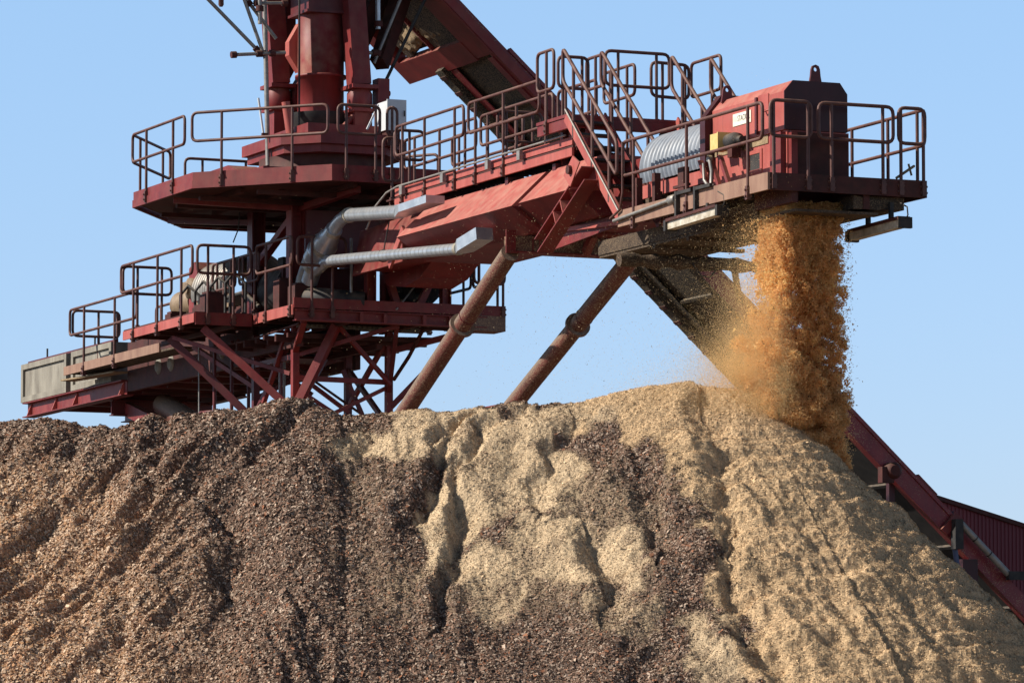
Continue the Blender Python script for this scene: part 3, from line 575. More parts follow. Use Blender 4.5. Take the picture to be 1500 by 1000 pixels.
mb = MB(); mb.box(19.16, 19.5, -.672, -.662, 11.7, 12.22); mb.tube([(19.4, -.675, 11.98), (19.45, -.74, 11.95), (19.62, -.74, 11.95), (19.68, -.675, 11.98)], .014, 6); mb.build('access_door', 'pink', hood)
sg = MB().box(18.32, 18.92, -.672, -.662, 11.87, 12.05).build('sign', 'sign', hood)
def lettering(txt, a, z, size, m, par, b=-.6735, sx=1.0):
    cu = bpy.data.curves.new('lettering', 'FONT'); cu.body = txt; cu.size = size; cu.extrude = .0008; cu.align_x = 'LEFT'
    o = bpy.data.objects.new('tmp', cu); COL.objects.link(o); dg = bpy.context.evaluated_depsgraph_get()
    me = bpy.data.meshes.new_from_object(o.evaluated_get(dg)); bpy.data.objects.remove(o)
    org = np.array(parent_loc(par))
    for v in me.vertices: v.co = Vector(W((a + v.co.x * sx, b - v.co.z, z + v.co.y)) - org)
    me.materials.clear(); me.materials.append(M[m]); q = bpy.data.objects.new('lettering', me); COL.objects.link(q); q.parent = par
lettering('111', 18.335, 11.935, .115, 'fade', sg, sx=.75); lettering('STACKER', 18.475, 11.93, .12, 'ink', sg, sx=.82)
# corrugated belt hood behind it
ch = thing('pulley_hood', (16.4, -.1, 11.0), 'round silver corrugated hood on the boom head, left of the red drive housing', 'hood')
mb = MB(); corrugated_arch(mb, 15.05, 17.38, -.08, 11.62, .56, .14, .036, (-22, 190), 26); mb.build('corrugated_sheet', 'corr', ch)
MB().box(15.0, 17.4, -.64, -.6, 11.16, 11.36).build('side_plate', 'pink', ch)
mb = MB(); mb.box(14.9, 17.3, -.5, .4, 10.95, 11.2); mb.box(15.6, 15.8, -.7, -.5, 10.95, 11.2); mb.build('hood_base', 'caked', ch)
MB().prism([(15.0, -.08 - .5 * math.cos(t), 11.62 + .5 * math.sin(t)) for t in np.linspace(0, math.pi, 16)], (.03, 0, 0)).build('end_plate', 'grime_shade', ch)
mb = MB()
for a in (15.25, 15.9): mb.box(a, a + .1, -.86, -.76, 10.93, 11.45)
mb.build('hood_leg', 'grime_shade', ch)
# bearing, yellow box, tensioner clutter in front of the housing
jb = thing('junction_box', (18.2, -.82, 11.5), 'small faded yellow box on the handrail line beside the silver hood', 'box')
MB().box(18.06, 18.32, -.92, -.72, 11.52, 11.77).build('box_body', 'yellow', jb); MB().box(18.322, 18.35, -.935, -.705, 11.51, 11.78).build('lid', 'yellow', jb)
bm_ = thing('brake_motor', (18.7, -.75, 11.4), 'small black motor behind the yellow box on the boom head', 'motor')
MB().lathe((18.37, -.78, 11.64), (18.85, -.78, 11.62), [(0, .07), (.1, .11), (.5, .12), (.75, .10), (.76, .06), (1, .05)], 18).build('casing', 'black', bm_); MB().box(18.5, 18.65, -.85, -.7, 11.38, 11.53).build('foot', 'grime_shade', bm_)
tn = thing('belt_tensioner', (17.4, -.95, 10.93), 'red tension bracket with hooks and screws under the yellow box', 'bracket')
for a in (17.75, 18.1, 18.42): MB().prism([(a, -.98, 11.42), (a + .07, -.98, 11.42), (a + .38, -.98, 10.96), (a + .30, -.98, 10.96)], (0, .06, 0)).build('bracket_plate', 'red', tn)
mb = MB(); mb.tube([(18.0, -1.0, 11.35), (18.02, -1.0, 11.1), (18.15, -1.0, 11.0)], .025, 8); mb.tube([(18.2, -1.0, 11.4), (18.28, -1.0, 11.2), (18.25, -1.0, 11.0), (18.35, -1.0, 10.97)], .03, 8); mb.lathe((18.18, -1.02, 11.4), (18.18, -.96, 11.4), [(0, .05), (1, .05)], 10); mb.build('hook', 'zincd', tn)
MB().box(17.0, 17.2, -.95, -.85, 10.95, 11.4).box(16.85, 17.35, -.96, -.9, 11.1, 11.14).build('bracket_post', 'grime_shade', tn)

# ================================================================== tube lamps
def lamp(nm, label, p, q, hang):
    t = thing(nm, p, label, 'lamp', 'tube lamps under the boom head')
    p = np.array(p, float); q = np.array(q, float); d = (q - p) / np.linalg.norm(q - p)
    mb = MB(); mb.beam(p, q, .13, .12); MB.build(mb, 'lamp_cover', 'lamp', t)
    mb = MB(); mb.beam(p + np.array([0, 0, .075]), q + np.array([0, 0, .075]), .2, .045); mb.build('lamp_body', 'grime_shade', t)
    for k, e in ((-1, p), (1, q)): MB().beam(e + d * k * .0, e + d * k * .07, .2, .16).build('end_cap', 'black', t)
    for h in hang:
        c = lerp(p, q, h[0]); MB().box(c[0] - .03, c[0] + .03, c[1] - .03, c[1] + .03, c[2] + .08, h[1]).build('hanger', 'black', t)
    c = q; MB().tube([c, c + d * .12 + np.array([0, 0, .1]), c + d * .1 + np.array([0, 0, .22]), c - d * .1 + np.array([0, 0, .3])], .012, 6).build('cable', 'black', t)
lamp('tube_lamp', 'dusty tube lamp hanging right of the falling chips under the platform corner', (18.98, .97, 10.25), (20.58, .97, 10.28), ((.3, 10.62), (.75, 10.62)))
lamp('tube_lamp', 'tube lamp slung along the near edge under the head platform, left of the falling chips', (17.05, -1.08, 10.52), (18.75, -1.08, 10.56), ((.3, 10.72), (.75, 10.72)))

# ================================================================== struts
def strut(label, b0, b1):
    t = thing('boom_strut', tuple(b1), label, 'strut', 'tubular struts under the boom')
    p = np.array([10.66, b0, 10.77]); q = np.array(b1, float); d = (q - p) / np.linalg.norm(q - p)
    MB().tube([p, q], .15, 24).build('strut_tube', 'speck', t)
    c = lerp(p, q, .27); MB().tube([c - d * .03, c + d * .03], .215, 28).build('flange', 'speck', t)
    MB().tube([c - d * .3, c - d * .28], .157, 24).build('weld_band', 'deep', t)
    c = lerp(p, q, .62); n = np.array([d[2], 0, -d[0]])
    MB().prism([c + n * .1, lerp(p, q, .8) + n * .75, lerp(p, q, .85) + n * .7, lerp(p, q, .85)], (0, .05, 0)).build('gusset', 'red', t)
strut('left tubular red strut rising from the pile to the boom cross beam', -.93, (3.33, -.93, 7.07))
strut('right tubular red strut rising from the pile, dustier and free against the sky', 1.22, (2.78, 1.22, 7.45))

# ================================================================== dust duct
du = thing('dust_duct', (3.0, -1.3, 10.7), 'silver dust extraction duct bending up from the machinery deck to two hoods', 'duct')
DS = np.array([-1.17, .4, .12])
def arc3(p, c, q, k=8):
    p, c, q = [np.array(x, float) for x in (p, c, q)]
    return [p * (1 - t) ** 2 + c * 2 * t * (1 - t) + q * t * t for t in np.linspace(0, 1, k)]
bD = -1.3
def rings(path, r, step=.16, par=None, m='zinc'):
    """spiral seams: thin raised rings along a straight run"""
    p, q = np.array(path[0], float), np.array(path[1], float); L = np.linalg.norm(q - p); d = (q - p) / L; mb = MB()
    for k in range(1, int(L / step)): c = p + d * k * step; mb.tube([c - d * .006, c + d * .006], r * 1.03, 24, caps=False)
    mb.build('seam', 'zincd', par)
_n0 = len(bpy.data.objects)
P1 = [(3.45, -.5, 10.66), (3.25, -1.1, 10.72)] + arc3((3.05, bD, 10.74), (2.62, bD, 10.74), (2.6, bD, 11.0), 8)
s1 = MB().tube(P1, .185, 24).build('lower_pipe', 'black', du)
mp_ = MB().tube([(2.6, bD, 10.95), (2.68, bD, 11.1), (3.0, bD, 11.42)], .175, 24).build('elbow', 'zincd', du)
s2 = MB().tube([(2.86, bD, 11.05), (3.28, bD, 11.5)], [.15, .15], 24).build('riser', 'zinc', du)
s3 = MB().lathe((3.15, bD, 11.42), (4.05, bD, 11.86), [(0, .23), (.25, .23), (.26, .255), (.3, .255), (.31, .235), (.55, .225), (.85, .155), (1, .15)], 28).build('reducer', 'zinc', du)
s4 = MB().tube(arc3((4.0, bD, 11.83), (4.35, bD, 12.05), (4.75, bD, 12.03), 9) + [(7.95, -1.65, 11.72)], .115, 24).build('upper_pipe', 'zinc', du)
rings(((4.9, -1.32, 12.015), (7.95, -1.65, 11.72)), .125, .2, s4)
s5 = MB().tube(arc3((3.1, bD, 11.22), (3.2, bD, 11.18), (3.75, bD - .02, 11.33), 7) + [(10.42, -1.6, 10.85)], .095, 24).build('branch_pipe', 'zinc', du)
rings(((3.9, bD - .03, 11.32), (10.42, -1.6, 10.85)), .095, .2, s5)
for c, d, r in (((3.05, bD, 11.3), (.7, 0, .7), .185), ((3.55, bD, 11.62), (.9, 0, .44), .24), ((4.75, bD, 12.03), (1, 0, -.05), .135), ((3.7, bD, 11.32), (1, 0, .0), .108), ((4.0, bD, 11.83), (.85, 0, .5), .15), ((10.35, -1.6, 10.855), (1, 0, -.05), .108)):
    c = np.array(c, float); d = np.array(d, float); MB().tube([c - d * .05, c + d * .05], r, 24).build('tape_band', 'tape', du)
def hoodbox(p, q, w0, h0, w1, h1):
    p = np.array(p, float); q = np.array(q, float); mb = MB(); d, x, y = mb.frame(q - p)
    def rect(c, w, h): return [c - x * w / 2 - y * h / 2, c + x * w / 2 - y * h / 2, c + x * w / 2 + y * h / 2, c - x * w / 2 + y * h / 2]
    mid = p + (q - p) * .22
    R = rect(p, w0, h0) + rect(mid, w1, h1) + rect(q, w1 * 1.0, h1)
    fs = [(3, 2, 1, 0), (8, 9, 10, 11)] + [(i + k, (i + 1) % 4 + k, (i + 1) % 4 + 4 + k, i + 4 + k) for k in (0, 4) for i in range(4)]
    mb.add(R, fs); return mb
hoodbox((7.93, -1.65, 11.73), (9.35, -1.6, 11.78), .2, .2, .34, .13).build('capture_hood', 'zinc', du)
hoodbox((10.4, -1.6, 10.85), (11.35, -1.57, 11.0), .16, .16, .30, .2).build('capture_hood', 'zinc', du)
mb = MB(); mb.tube([(6.6, -1.42, 11.13), (6.9, -1.4, 11.8)], .012, 6); mb.lathe((6.6, -1.42, 11.125), (6.66, -1.42, 11.12), [(0, .11), (1, .11)], 16); mb.build('hanger_strap', 'black', du)

for o_ in du.children: o_.data.transform(__import__('mathutils').Matrix.Translation(Vector(A * DS[0] + B * DS[1] + np.array([0, 0, DS[2]]))))
for o_ in du.children_recursive:
    if o_.parent is not du: o_.data.transform(__import__('mathutils').Matrix.Translation(Vector(A * DS[0] + B * DS[1] + np.array([0, 0, DS[2]]))))

# ================================================================== cabinet, antenna, scaffold tubes
cab = thing('control_cabinet', (1.3, 1.15, 13.9), 'pale grey control cabinet on the slewing deck right of the column', 'cabinet')
MB().box(1.0, 1.6, .62, .95, 13.98, 14.5).build('cabinet_body', 'cab', cab); MB().box(1.602, 1.63, .60, .97, 13.96, 14.52).build('door', 'cab', cab)
MB().tube([(1.66, .92, 14.22), (1.66, .92, 14.32)], .014, 6).build('handle', 'black', cab)
MB().box(1.1, 1.5, .66, .9, 13.7, 13.978).build('stand', 'grime_shade', cab)
rd = thing('pale_rod', (1.7, .25, 13.95), 'short pale rod leaning beside the grey control cabinet', 'rod')
MB().tube([(1.6, .22, 13.95), (1.5, .48, 14.42)], .02, 8).build('rod_bar', 'zinc', rd)
an = thing('whip_antenna', (.3, -1.4, 13.9), 'thin white antenna standing left of the column above the deck rail', 'antenna')
MB().tube([(.3, -1.26, 13.95), (.3, -1.36, 14.6)], .022, 8).build('rod', 'cab', an); MB().box(.27, .33, -1.29, -1.18, 13.9, 13.97).build('bracket', 'grime_shade', an)
def scaf(label, p, q, r=.033, clamps=(), m='zincd'):
    t = thing('scaffold_tube', q, label, 'tube', 'scaffold tubes on the masts')
    MB().tube([p, q], r, 10).build('tube_bar', m, t)
    d = (np.array(q, float) - np.array(p, float)); d /= np.linalg.norm(d)
    for k in clamps:
        c = lerp(p, q, k); MB().tube([c - d * .05, c + d * .05], r * 1.9, 8).build('clamp', 'grime_shade', t)
    return t
af = .35
scaf('long grey tube slanting down from the upper left corner to the horizontal mast tube', (af, -3.1, 17.0), (af, -1.36, 15.42), clamps=(.97,))
scaf('grey tube crossing in front of the left mast with a loose lower end', (af + .05, -2.1, 16.9), (af + .05, -1.06, 15.68), clamps=(.5,))
scaf('steep grey tube running down to the clamp on the left mast', (af + .1, -1.95, 17.0), (af + .1, -1.29, 15.3), clamps=(.95,))
scaf('horizontal grey tube with end plate clamped low on the left mast', (af + .15, -1.93, 15.32), (af + .15, -.92, 15.42), clamps=(.02, .5, .75))
scaf('short horizontal grey tube high on the left mast', (af + .15, -1.5, 16.28), (af + .15, -.92, 16.32), clamps=(.05, .97))
scaf('short upright grey tube hanging at the left mast', (af + .2, -1.44, 16.6), (af + .2, -1.43, 15.9), .04, clamps=(.6,))
scaf('pale tube slanting across the right mast', (af + .15, 1.6, 17.2), (af + .15, .80, 15.33), .03, clamps=(.9,))
scaf('dark thin rod parallel to the head strut right of the right mast', (af + .2, 1.85, 16.7), (af + .2, 1.0, 15.0), .03, m='black')
scaf('short horizontal tube clamped on the right mast', (af + .15, .45, 15.5), (af + .15, .85, 15.52), .035, clamps=(.9,))
scaf('short upright pale tube at the top of the right mast', (af + .2, .85, 16.9), (af + .2, .86, 15.95), .045, clamps=(.9,), m='zinc')
nz_ = thing('hanging_nozzle', (af, -2.2, 16.2), 'small hanging spray nozzle against the sky at the top left', 'nozzle')
MB().lathe((af, -2.1, 16.9), (af, -2.1, 16.2), [(0, .03), (.5, .03), (.51, .07), (.62, .07), (.63, .045), (.95, .05), (1, .03)], 12).build('nozzle_body', 'rail', nz_)
cw = thing('loose_wire', (-.3, -1.8, 12.4), 'thin wire dangling below the slewing deck', 'wire')
MB().tube([(-.8, -1.3, 12.65), (-.8, -1.32, 12.35), (-.8, -1.42, 12.1)], .012, 6).build('wire_strand', 'black', cw)

# ================================================================== FEED CONVEYOR  (runs across behind the boom, rising to the tower head)
fc = thing('feed_conveyor', (0, 16, 4), 'maroon inclined feed conveyor climbing from the lower right behind the pile to the tower top', 'conveyor')
SL = -.915
def cz(b, off=0.): return 12.44 + SL * (b - 6.53) + off     # height of the near lower edge at b
nrm = np.array([0, -SL, 1.]); nrm /= np.linalg.norm(nrm)
def cbar(a0, a1, b0, b1, n0, n1, m, nm, par=None):
    """bar along the conveyor between two offsets normal to its floor"""
    p = []
    for b in (b0, b1):
        for n_, a in ((n0, a0), (n0, a1), (n1, a1), (n1, a0)):
            p.append(np.array([a, b, cz(b)]) + nrm * n_)
    mb = MB(); mb.add(p, [(3, 2, 1, 0), (4, 5, 6, 7), (0, 1, 5, 4), (1, 2, 6, 5), (2, 3, 7, 6), (3, 0, 4, 7)]); return mb.build(nm, m, par or fc)
cbar(.56, .6, -1.2, 22, .0, .29, 'conv', 'side_plate'); cbar(.50, .63, 3.2, 12.3, .292, .36, 'conv', 'hood_edge'); cbar(-1.4, -1.36, -1.2, 22, .0, .3, 'conv', 'side_plate')
cbar(.38, .6, 3.1, 5.0, -.02, -.003, 'conv', 'bottom_flange'); cbar(.38, .6, 5.002, 9.6, -.02, -.003, 'belt', 'bottom_flange'); cbar(.38, .6, 9.602, 22, -.02, -.003, 'conv', 'bottom_flange'); cbar(-1.36, -1.08, 3.1, 5.0, -.02, -.003, 'conv', 'bottom_flange'); cbar(-1.36, -1.08, 5.002, 9.6, -.02, -.003, 'belt', 'bottom_flange'); cbar(-1.36, -1.08, 9.602, 22, -.02, -.003, 'black', 'bottom_flange'); cbar(-1.34, .54, -1.0, 9.6, .07, .09, 'belt', 'return_belt'); cbar(-1.34, .54, 9.602, 22, .07, .09, 'black', 'return_belt')
cbar(-1.4, .5, 2.0, 12.2, .30, .33, 'deep', 'hood_cover')
cbar(-.05, .74, -1.0, 3.05, -.02, -.003, 'red', 'bottom_flange'); cbar(.60, .76, -1.0, 4.6, .0, .16, 'red', 'side_channel'); 
for b in np.arange(3.9, 22, 1.25): cbar(-1.08, .38, b, b + .05, .0, .06, 'belt' if b < 9.6 else 'black', 'cross_tie')
cbar(-1.72, -1.42, 3.0, 22, -.12, .1, 'belt', 'cable_tray')
for b in np.arange(3.1, 9, .3): cbar(-1.70, -1.44, b, b + .06, -.14, -.122, 'grime_shade', 'tray_rung')
# take-up frame at the upper end
cbar(-3.3, .0, 2.72, 3.08, -.03, .16, 'red', 'end_beam'); cbar(-3.35, -2.95, -1.0, 2.72, -.03, .2, 'red', 'edge_beam'); cbar(-2.95, -.06, -1.0, 2.7, .2, .23, 'belt', 'pan'); cbar(-2.94, -2.6, -1.0, 2.1, -.02, .19, 'belt', 'liner')
cbar(-2.55, -2.25, -1.0, 2.7, .02, .19, 'caked', 'inner_beam')
mb = MB(); vs = []; fs = []; nu, nv_ = 34, 9
for i_ in range(nu):
    for j_ in range(nv_):
        u_, v_ = i_ / (nu - 1), j_ / (nv_ - 1); a_ = -2.35 + 1.7 * u_; b_ = 2.36 + .32 * v_ + .05 * math.sin(9 * u_)
        hgt = (.17 * math.sin(math.pi * v_) * (1 - .8 * u_) + .05 * (math.sin(23 * u_ + 3 * v_) * math.sin(17 * v_ + 8 * u_)) + .03 * math.sin(61 * u_ + 40 * v_))
        vs.append((a_, b_, cz(b_) + .16 - hgt))
for i_ in range(nu - 1):
    for j_ in range(nv_ - 1): k_ = i_ * nv_ + j_; fs.append((k_, k_ + 1, k_ + nv_ + 1, k_ + nv_))
mb.add(vs, fs, True); mb.build('caught_sawdust', 'mound', fc)
# supports, hump, pipe on the lower part
sp = lambda b: cz(b)
for b, w in ((11.35, .12), (12.9, .32)):
    mb = MB(); mb.box(.3, .3 + w, b - w / 2, b + w / 2, 0, sp(b) - .02); mb.box(-1.3, -1.3 + w, b - w / 2, b + w / 2, 0, sp(b) - .02); mb.beam((.3, b, sp(b) - 1.1), (-1.3, b, sp(b) - 1.1), .1, .12); mb.build('trestle', 'maroon', fc)
mb = MB(); mb.box(.62, .8, 10.95, 11.2, sp(11.1) - .28, sp(11.1) + .02); mb.lathe((.62, 11.2, sp(11.1) - .05), (.85, 11.2, sp(11.1) - .05), [(0, .16), (.8, .16), (1, .1)], 16); mb.build('pulley_bracket', 'grime_shade', fc)
cbar(.0, .5, 10.2, 13.2, -.75, -.65, 'maroon', 'lower_chord'); cbar(.1, .6, 9.6, 11.0, -1.0, -.78, 'red', 'spill_tray')
for b0, b1, h in ((11.55, 11.95, .08), (12.3, 12.75, .1)): cbar(-.2, .56, b0, b1, .362, .362 + h, 'red', 'hood_flap')
cbar(.64, .72, 12.28, 12.4, -.05, .36, 'red', 'hood_end')
mb = MB(); pp0 = np.array([.78, 12.62, cz(12.62) + .38]); pp1 = np.array([.78, 13.62, cz(13.62) + .37]); mb.tube([pp0, pp1], .065, 16); pe = mb.build('conveyor_pipe', 'zincd', fc)
for t in (.3, .6): 
    c = lerp(pp0, pp1, t); dd = (pp1 - pp0) / np.linalg.norm(pp1 - pp0); MB().tube([c - dd * .012, c + dd * .012], .07, 16).build('pipe_band', 'black', pe)
MB().box(.72, .86, 13.6, 13.95, cz(13.62) + .26, cz(13.62) + .42).build('pipe_motor', 'black', pe); MB().box(.70, .88, 12.45, 12.62, cz(12.62) - .1, cz(12.62) + .46).build('pipe_end', 'black', pe)
MB().tube([(.66, 12.55, cz(12.55) - .15), (.66, 12.62, cz(12.55) - .6)], .05, 10).build('hose', 'blue', fc)

# ================================================================== SHED
shd = thing('storage_shed', (-30, 40, 0), 'dark red corrugated shed gable behind the conveyor at the right edge', 'shed')
aS = -40.0
def shed_z(b): return 10.5 - .262 * (b - 34.19)
mb = MB(); pts = []
b = 33.95
while b < 56:
    for off, dep in ((0, 0), (.045, 0), (.06, .03), (.105, .03)): pts.append((b + off, dep))
    b += .12
vs = []
for bb, dep in pts: vs += [(aS + dep, bb, 0), (aS + dep, bb, shed_z(bb))]
mb.add(vs, [(2 * i, 2 * i + 2, 2 * i + 3, 2 * i + 1) for i in range(len(pts) - 1)])
mb.add([(aS, 33.95, 0), (aS - 20, 33.95, 0), (aS - 20, 33.95, shed_z(33.95)), (aS, 33.95, shed_z(33.95))], [(0, 1, 2, 3)]); mb.build('gable_wall', 'shed', shd)
mb = MB(); mb.prism([(aS - 20, 33.8, shed_z(33.8)), (aS - 20, 56.2, shed_z(56.2)), (aS - 20, 56.2, shed_z(56.2) + .12), (aS - 20, 33.8, shed_z(33.8) + .12)], (20.15, 0, 0)); mb.build('roof', 'grime_shade', shd)

# ================================================================== noise
def vhash(ix, iy, seed):
    h = (ix.astype(np.int64) * 374761393 + iy.astype(np.int64) * 668265263 + seed * 974711) & 0xffffffff
    h = ((h ^ (h >> 13)) * 1274126177) & 0xffffffff
    return ((h ^ (h >> 16)) & 0xffff) / 65535.0
def vnoise(x, y, seed=0):
    ix = np.floor(x); iy = np.floor(y); fx = x - ix; fy = y - iy
    u = fx * fx * fx * (fx * (fx * 6 - 15) + 10); v = fy * fy * fy * (fy * (fy * 6 - 15) + 10)
    a = vhash(ix, iy, seed); b_ = vhash(ix + 1, iy, seed); c = vhash(ix, iy + 1, seed); d = vhash(ix + 1, iy + 1, seed)
    return (a + (b_ - a) * u + (c - a) * v + (a - b_ - c + d) * u * v) * 2 - 1
def fbm(x, y, seed=0, o=4, g=.5):
    s = 0; am = 1.; t = 0
    for k in range(o): s = s + am * vnoise(x * 2 ** k + 13.7 * k, y * 2 ** k - 7.3 * k, seed + k); t += am; am *= g
    return s / t
def sstep(e0, e1, x): t = np.clip((x - e0) / (e1 - e0), 0, 1); return t * t * (3 - 2 * t)

# ================================================================== WOOD CHIP PILE
RC = 19.0; XE = 3.17
def crest_y(X): return 92 - np.sqrt(np.maximum(RC ** 2 - (X + 3.43) ** 2, 30))
SIL = [(-400, 640), (-150, 632), (0, 627), (40, 625), (70, 621), (110, 629), (128, 638), (150, 632), (168, 637), (200, 630), (222, 619), (250, 626), (262, 617), (300, 614), (330, 607), (360, 612), (390, 603), (430, 595), (460, 600), (490, 612), (500, 619), (540, 616), (580, 611), (625, 606), (640, 614), (690, 609), (720, 606), (770, 598), (800, 602), (850, 597), (900, 583), (950, 573), (990, 570), (1030, 572), (1062, 575), (1120, 578)]
sx_ = np.array([p[0] for p in SIL], float); sy_ = np.array([p[1] for p in SIL], float)
Yg = 73.6 * np.ones_like(sx_)
for _ in range(3):
    Xs = (sx_ - 750) / FPX * Yg * 1.004; Yg = crest_y(np.minimum(Xs, XE))
Zs = 1.7 + (1204 - sy_) / FPX * Yg * 1.0043
def crest_z(X): return np.interp(X, Xs, Zs)
def px_of(X, Y, Z):     # only used to read off where on the heap the coloured patches lie
    return 750 + FPX * X / (Y * 1.0043 + .093 * (Z - 1.7)), 1204 - FPX * (Z - 1.7) / Y / 1.0043
def seg_dist(px, py, pts):
    best = np.full(px.shape, 1e9); sgn = np.zeros(px.shape)
    for (x0, y0), (x1, y1) in zip(pts[:-1], pts[1:]):
        dx, dy = x1 - x0, y1 - y0; t = np.clip(((px - x0) * dx + (py - y0) * dy) / (dx * dx + dy * dy), 0, 1)
        ex, ey = px - x0 - t * dx, py - y0 - t * dy; d = np.hypot(ex, ey); s = np.sign(dx * (py - y0) - dy * (px - x0))
        m = d < best; best = np.where(m, d, best); sgn = np.where(m, s, sgn)
    return best, sgn
def pile_height(X, Y, want_tone=False):
    Xc = np.minimum(X, XE); yc = crest_y(Xc); ddx = np.maximum(X - XE, 0); ddy = yc - Y      # ddy > 0 towards the viewer
    # distance to the crest arc
    rad = np.hypot(X + 3.43, Y - 92); din = np.abs(RC - rad); phi = np.arctan2(X + 3.43, 92 - Y); phe = math.asin((XE + 3.43) / RC)
    ye = float(crest_y(np.array(XE))); past = (phi > phe) | (Y > 91)
    d = np.where(past, np.hypot(X - XE, Y - ye), din)
    k = .80 + .13 * np.where(past, np.clip((X - XE) / (d + 1e-6), 0, 1) ** 2, 0)
    h = crest_z(np.where(past, XE, -3.43 + RC * np.sin(np.minimum(phi, phe)))) - k * (np.sqrt(d * d + .16) - .4)
    s = X + 3.4; fall = np.clip(d, 0, 9)
    wl = sstep(-1.5, -4.5, X); wr = sstep(.8, 2.6, X)
    sk = X + fall * (.75 * wl - .12 * (1 - wl) - .35 * wr)        # gullies lean with the fall line
    on = sstep(.15, 1.1, d)
    wg = sstep(-.2, 1.0, X); on = on * (1 - wg) + wg * sstep(.25, 2.0, d)
    h = h + on * .24 * fbm(X * .42, fall * .42, 3, 3) * (1 - .5 * wr)
    rg = 1 - np.abs(fbm(sk * 1.05, fall * .33, 21, 3)); wp = 1 - .72 * sstep(-2.2, -1.2, X) * sstep(1.8, .8, X)
    h = h + on * .46 * (1 - .78 * wr) * wp * (rg - .72)
    rg2 = 1 - np.abs(fbm(sk * 2.7 + 5, fall * .95, 33, 3)); h = h + on * .20 * (1 - .55 * wr) * wp * (rg2 - .75)
    # ragged steps and small slips
    h = h + (.25 - .17 * wg + .75 * on) * (.045 + .008 * wr) * fbm(X * 3.0, fall * 3.6, 41, 3) + (.3 - .15 * wg + .7 * on) * (.018 + .004 * wr) * fbm(X * 7.5 + 3, fall * 8.5, 43, 3)
    h = h + (.2 + .8 * on) * (.010 + .012 * wr) * (.62 - np.abs(fbm(X * 5.2, fall * 6.6, 47, 2)))
    terr = fbm(X * 1.1 + 3, fall * 4.4 + .8 * fbm(X * .8, fall * .8, 77, 2), 55, 3); h = h + on * wr * .09 * terr
    h = h + on * wr * .06 * (1 - np.abs(fbm(X * 2.0, fall * 5.0, 58, 3)))
    px, py = px_of(X, Y, h)
    # cracks and slipped edges that the heap really has, in metres on its face
    for pts, w, dep, sidew in (([(1038, 615), (1047, 650), (1052, 700), (1062, 770)], 30, .14, 1), ([(1062, 820), (1078, 880), (1110, 940), (1150, 1010)], 22, .12, 1), ([(690, 612), (645, 640), (632, 662)], 9, .10, 1), ([(780, 600), (705, 638), (680, 690), (670, 740)], 12, .10, 1),
                               ([(672, 740), (690, 790), (655, 850), (640, 905)], 16, .13, 1), ([(640, 690), (625, 730), (610, 760)], 22, .18, 1), ([(820, 640), (815, 690), (790, 740)], 16, .10, 1), ([(930, 700), (955, 760), (960, 800)], 20, .14, 1), ([(870, 800), (900, 850), (890, 880)], 24, .15, 1),
                               ([(330, 770), (370, 800), (340, 850)], 34, .20, 1), ([(250, 640), (170, 700), (130, 760)], 16, .12, 1), ([(110, 740), (80, 790), (30, 830)], 16, .12, 1), ([(430, 620), (395, 660)], 18, .15, 1)):
        dd, sg = seg_dist(px + 30 * fbm(X * 1.5, fall * 1.5, 91, 4), py + 20 * fbm(X * 1.9, fall * 1.9, 97, 3), pts)
        h = h - dep * np.exp(-(dd / w) ** 2) + .5 * dep * np.exp(-((dd - w * 1.2) / w) ** 2) * (sg > 0)
    grain = 1 - .42 * sstep(-2.4, -1.0, X + .3 * fbm(X, fall, 15, 2))
    h = h + (.022 - .009 * wr) * fbm(X * 12, fall * 14, 61, 2) * grain + .019 * vnoise(X * 27, Y * 27, 71) * grain
    if not want_tone: return np.maximum(h, 0.0)
    # ---- intrinsic colour zones of the heap (fresh sawdust, golden chips, dark bark, coppery chips)
    jx = px + 34 * fbm(X * 1.3, fall * 1.3, 101, 4); jy = py + 30 * fbm(X * 1.3, fall * 1.3, 111, 4)
    def blob(cx, cy, rx, ry, ang=0):
        c, s_ = math.cos(math.radians(ang)), math.sin(math.radians(ang)); u = (jx - cx) * c + (jy - cy) * s_; v = -(jx - cx) * s_ + (jy - cy) * c
        return sstep(1.45, .6, np.hypot(u / rx, v / ry))
    jx = jx + 40 * fbm(X * 3.1, fall * 2.4, 161, 4); edge = np.interp(jy, [560, 600, 660, 700, 760, 820, 880, 960, 1000], [840, 850, 930, 985, 1050, 1060, 1068, 1090, 1120])
    gold = sstep(-75, 60, jx - edge)
    pale = np.maximum.reduce([blob(640, 645, 120, 36, -6), blob(740, 690, 100, 75), blob(850, 620, 130, 30, -6), blob(655, 760, 36, 100, 12), blob(845, 820, 105, 62, 12), blob(720, 860, 60, 70, -20) * .8, blob(1045, 965, 55, 50) * .9, blob(905, 900, 75, 48, 30) * .7, blob(560, 650, 70, 22, -10) * .8])
    copper = sstep(400, 30, jx - .18 * (jy - 800)) * sstep(630, 760, jy)
    br = fbm(X * 6.0, fall * 6.0, 121, 4) + .8 * fbm(X * 2.2, fall * 2.2, 127, 3)          # ragged, speckled borders
    pale = sstep(.18, .95, pale + .30 * br); gold = sstep(.25, .75, gold + .5 * br * (1 - np.abs(2 * gold - 1)) )
    pale = pale * (1 - .35 * sstep(.1, .7, fbm(X * 3.1, fall * 3.6, 141, 4)))
    pale = np.maximum(pale, .48 * sstep(440, 640, jx) * sstep(985, 860, jy) * sstep(-.35, .5, fbm(X * .9, fall * .8, 151, 4)))   # sawdust dusted thinly over the bark
    return np.maximum(h, 0.0), gold, pale, copper, px, py, d
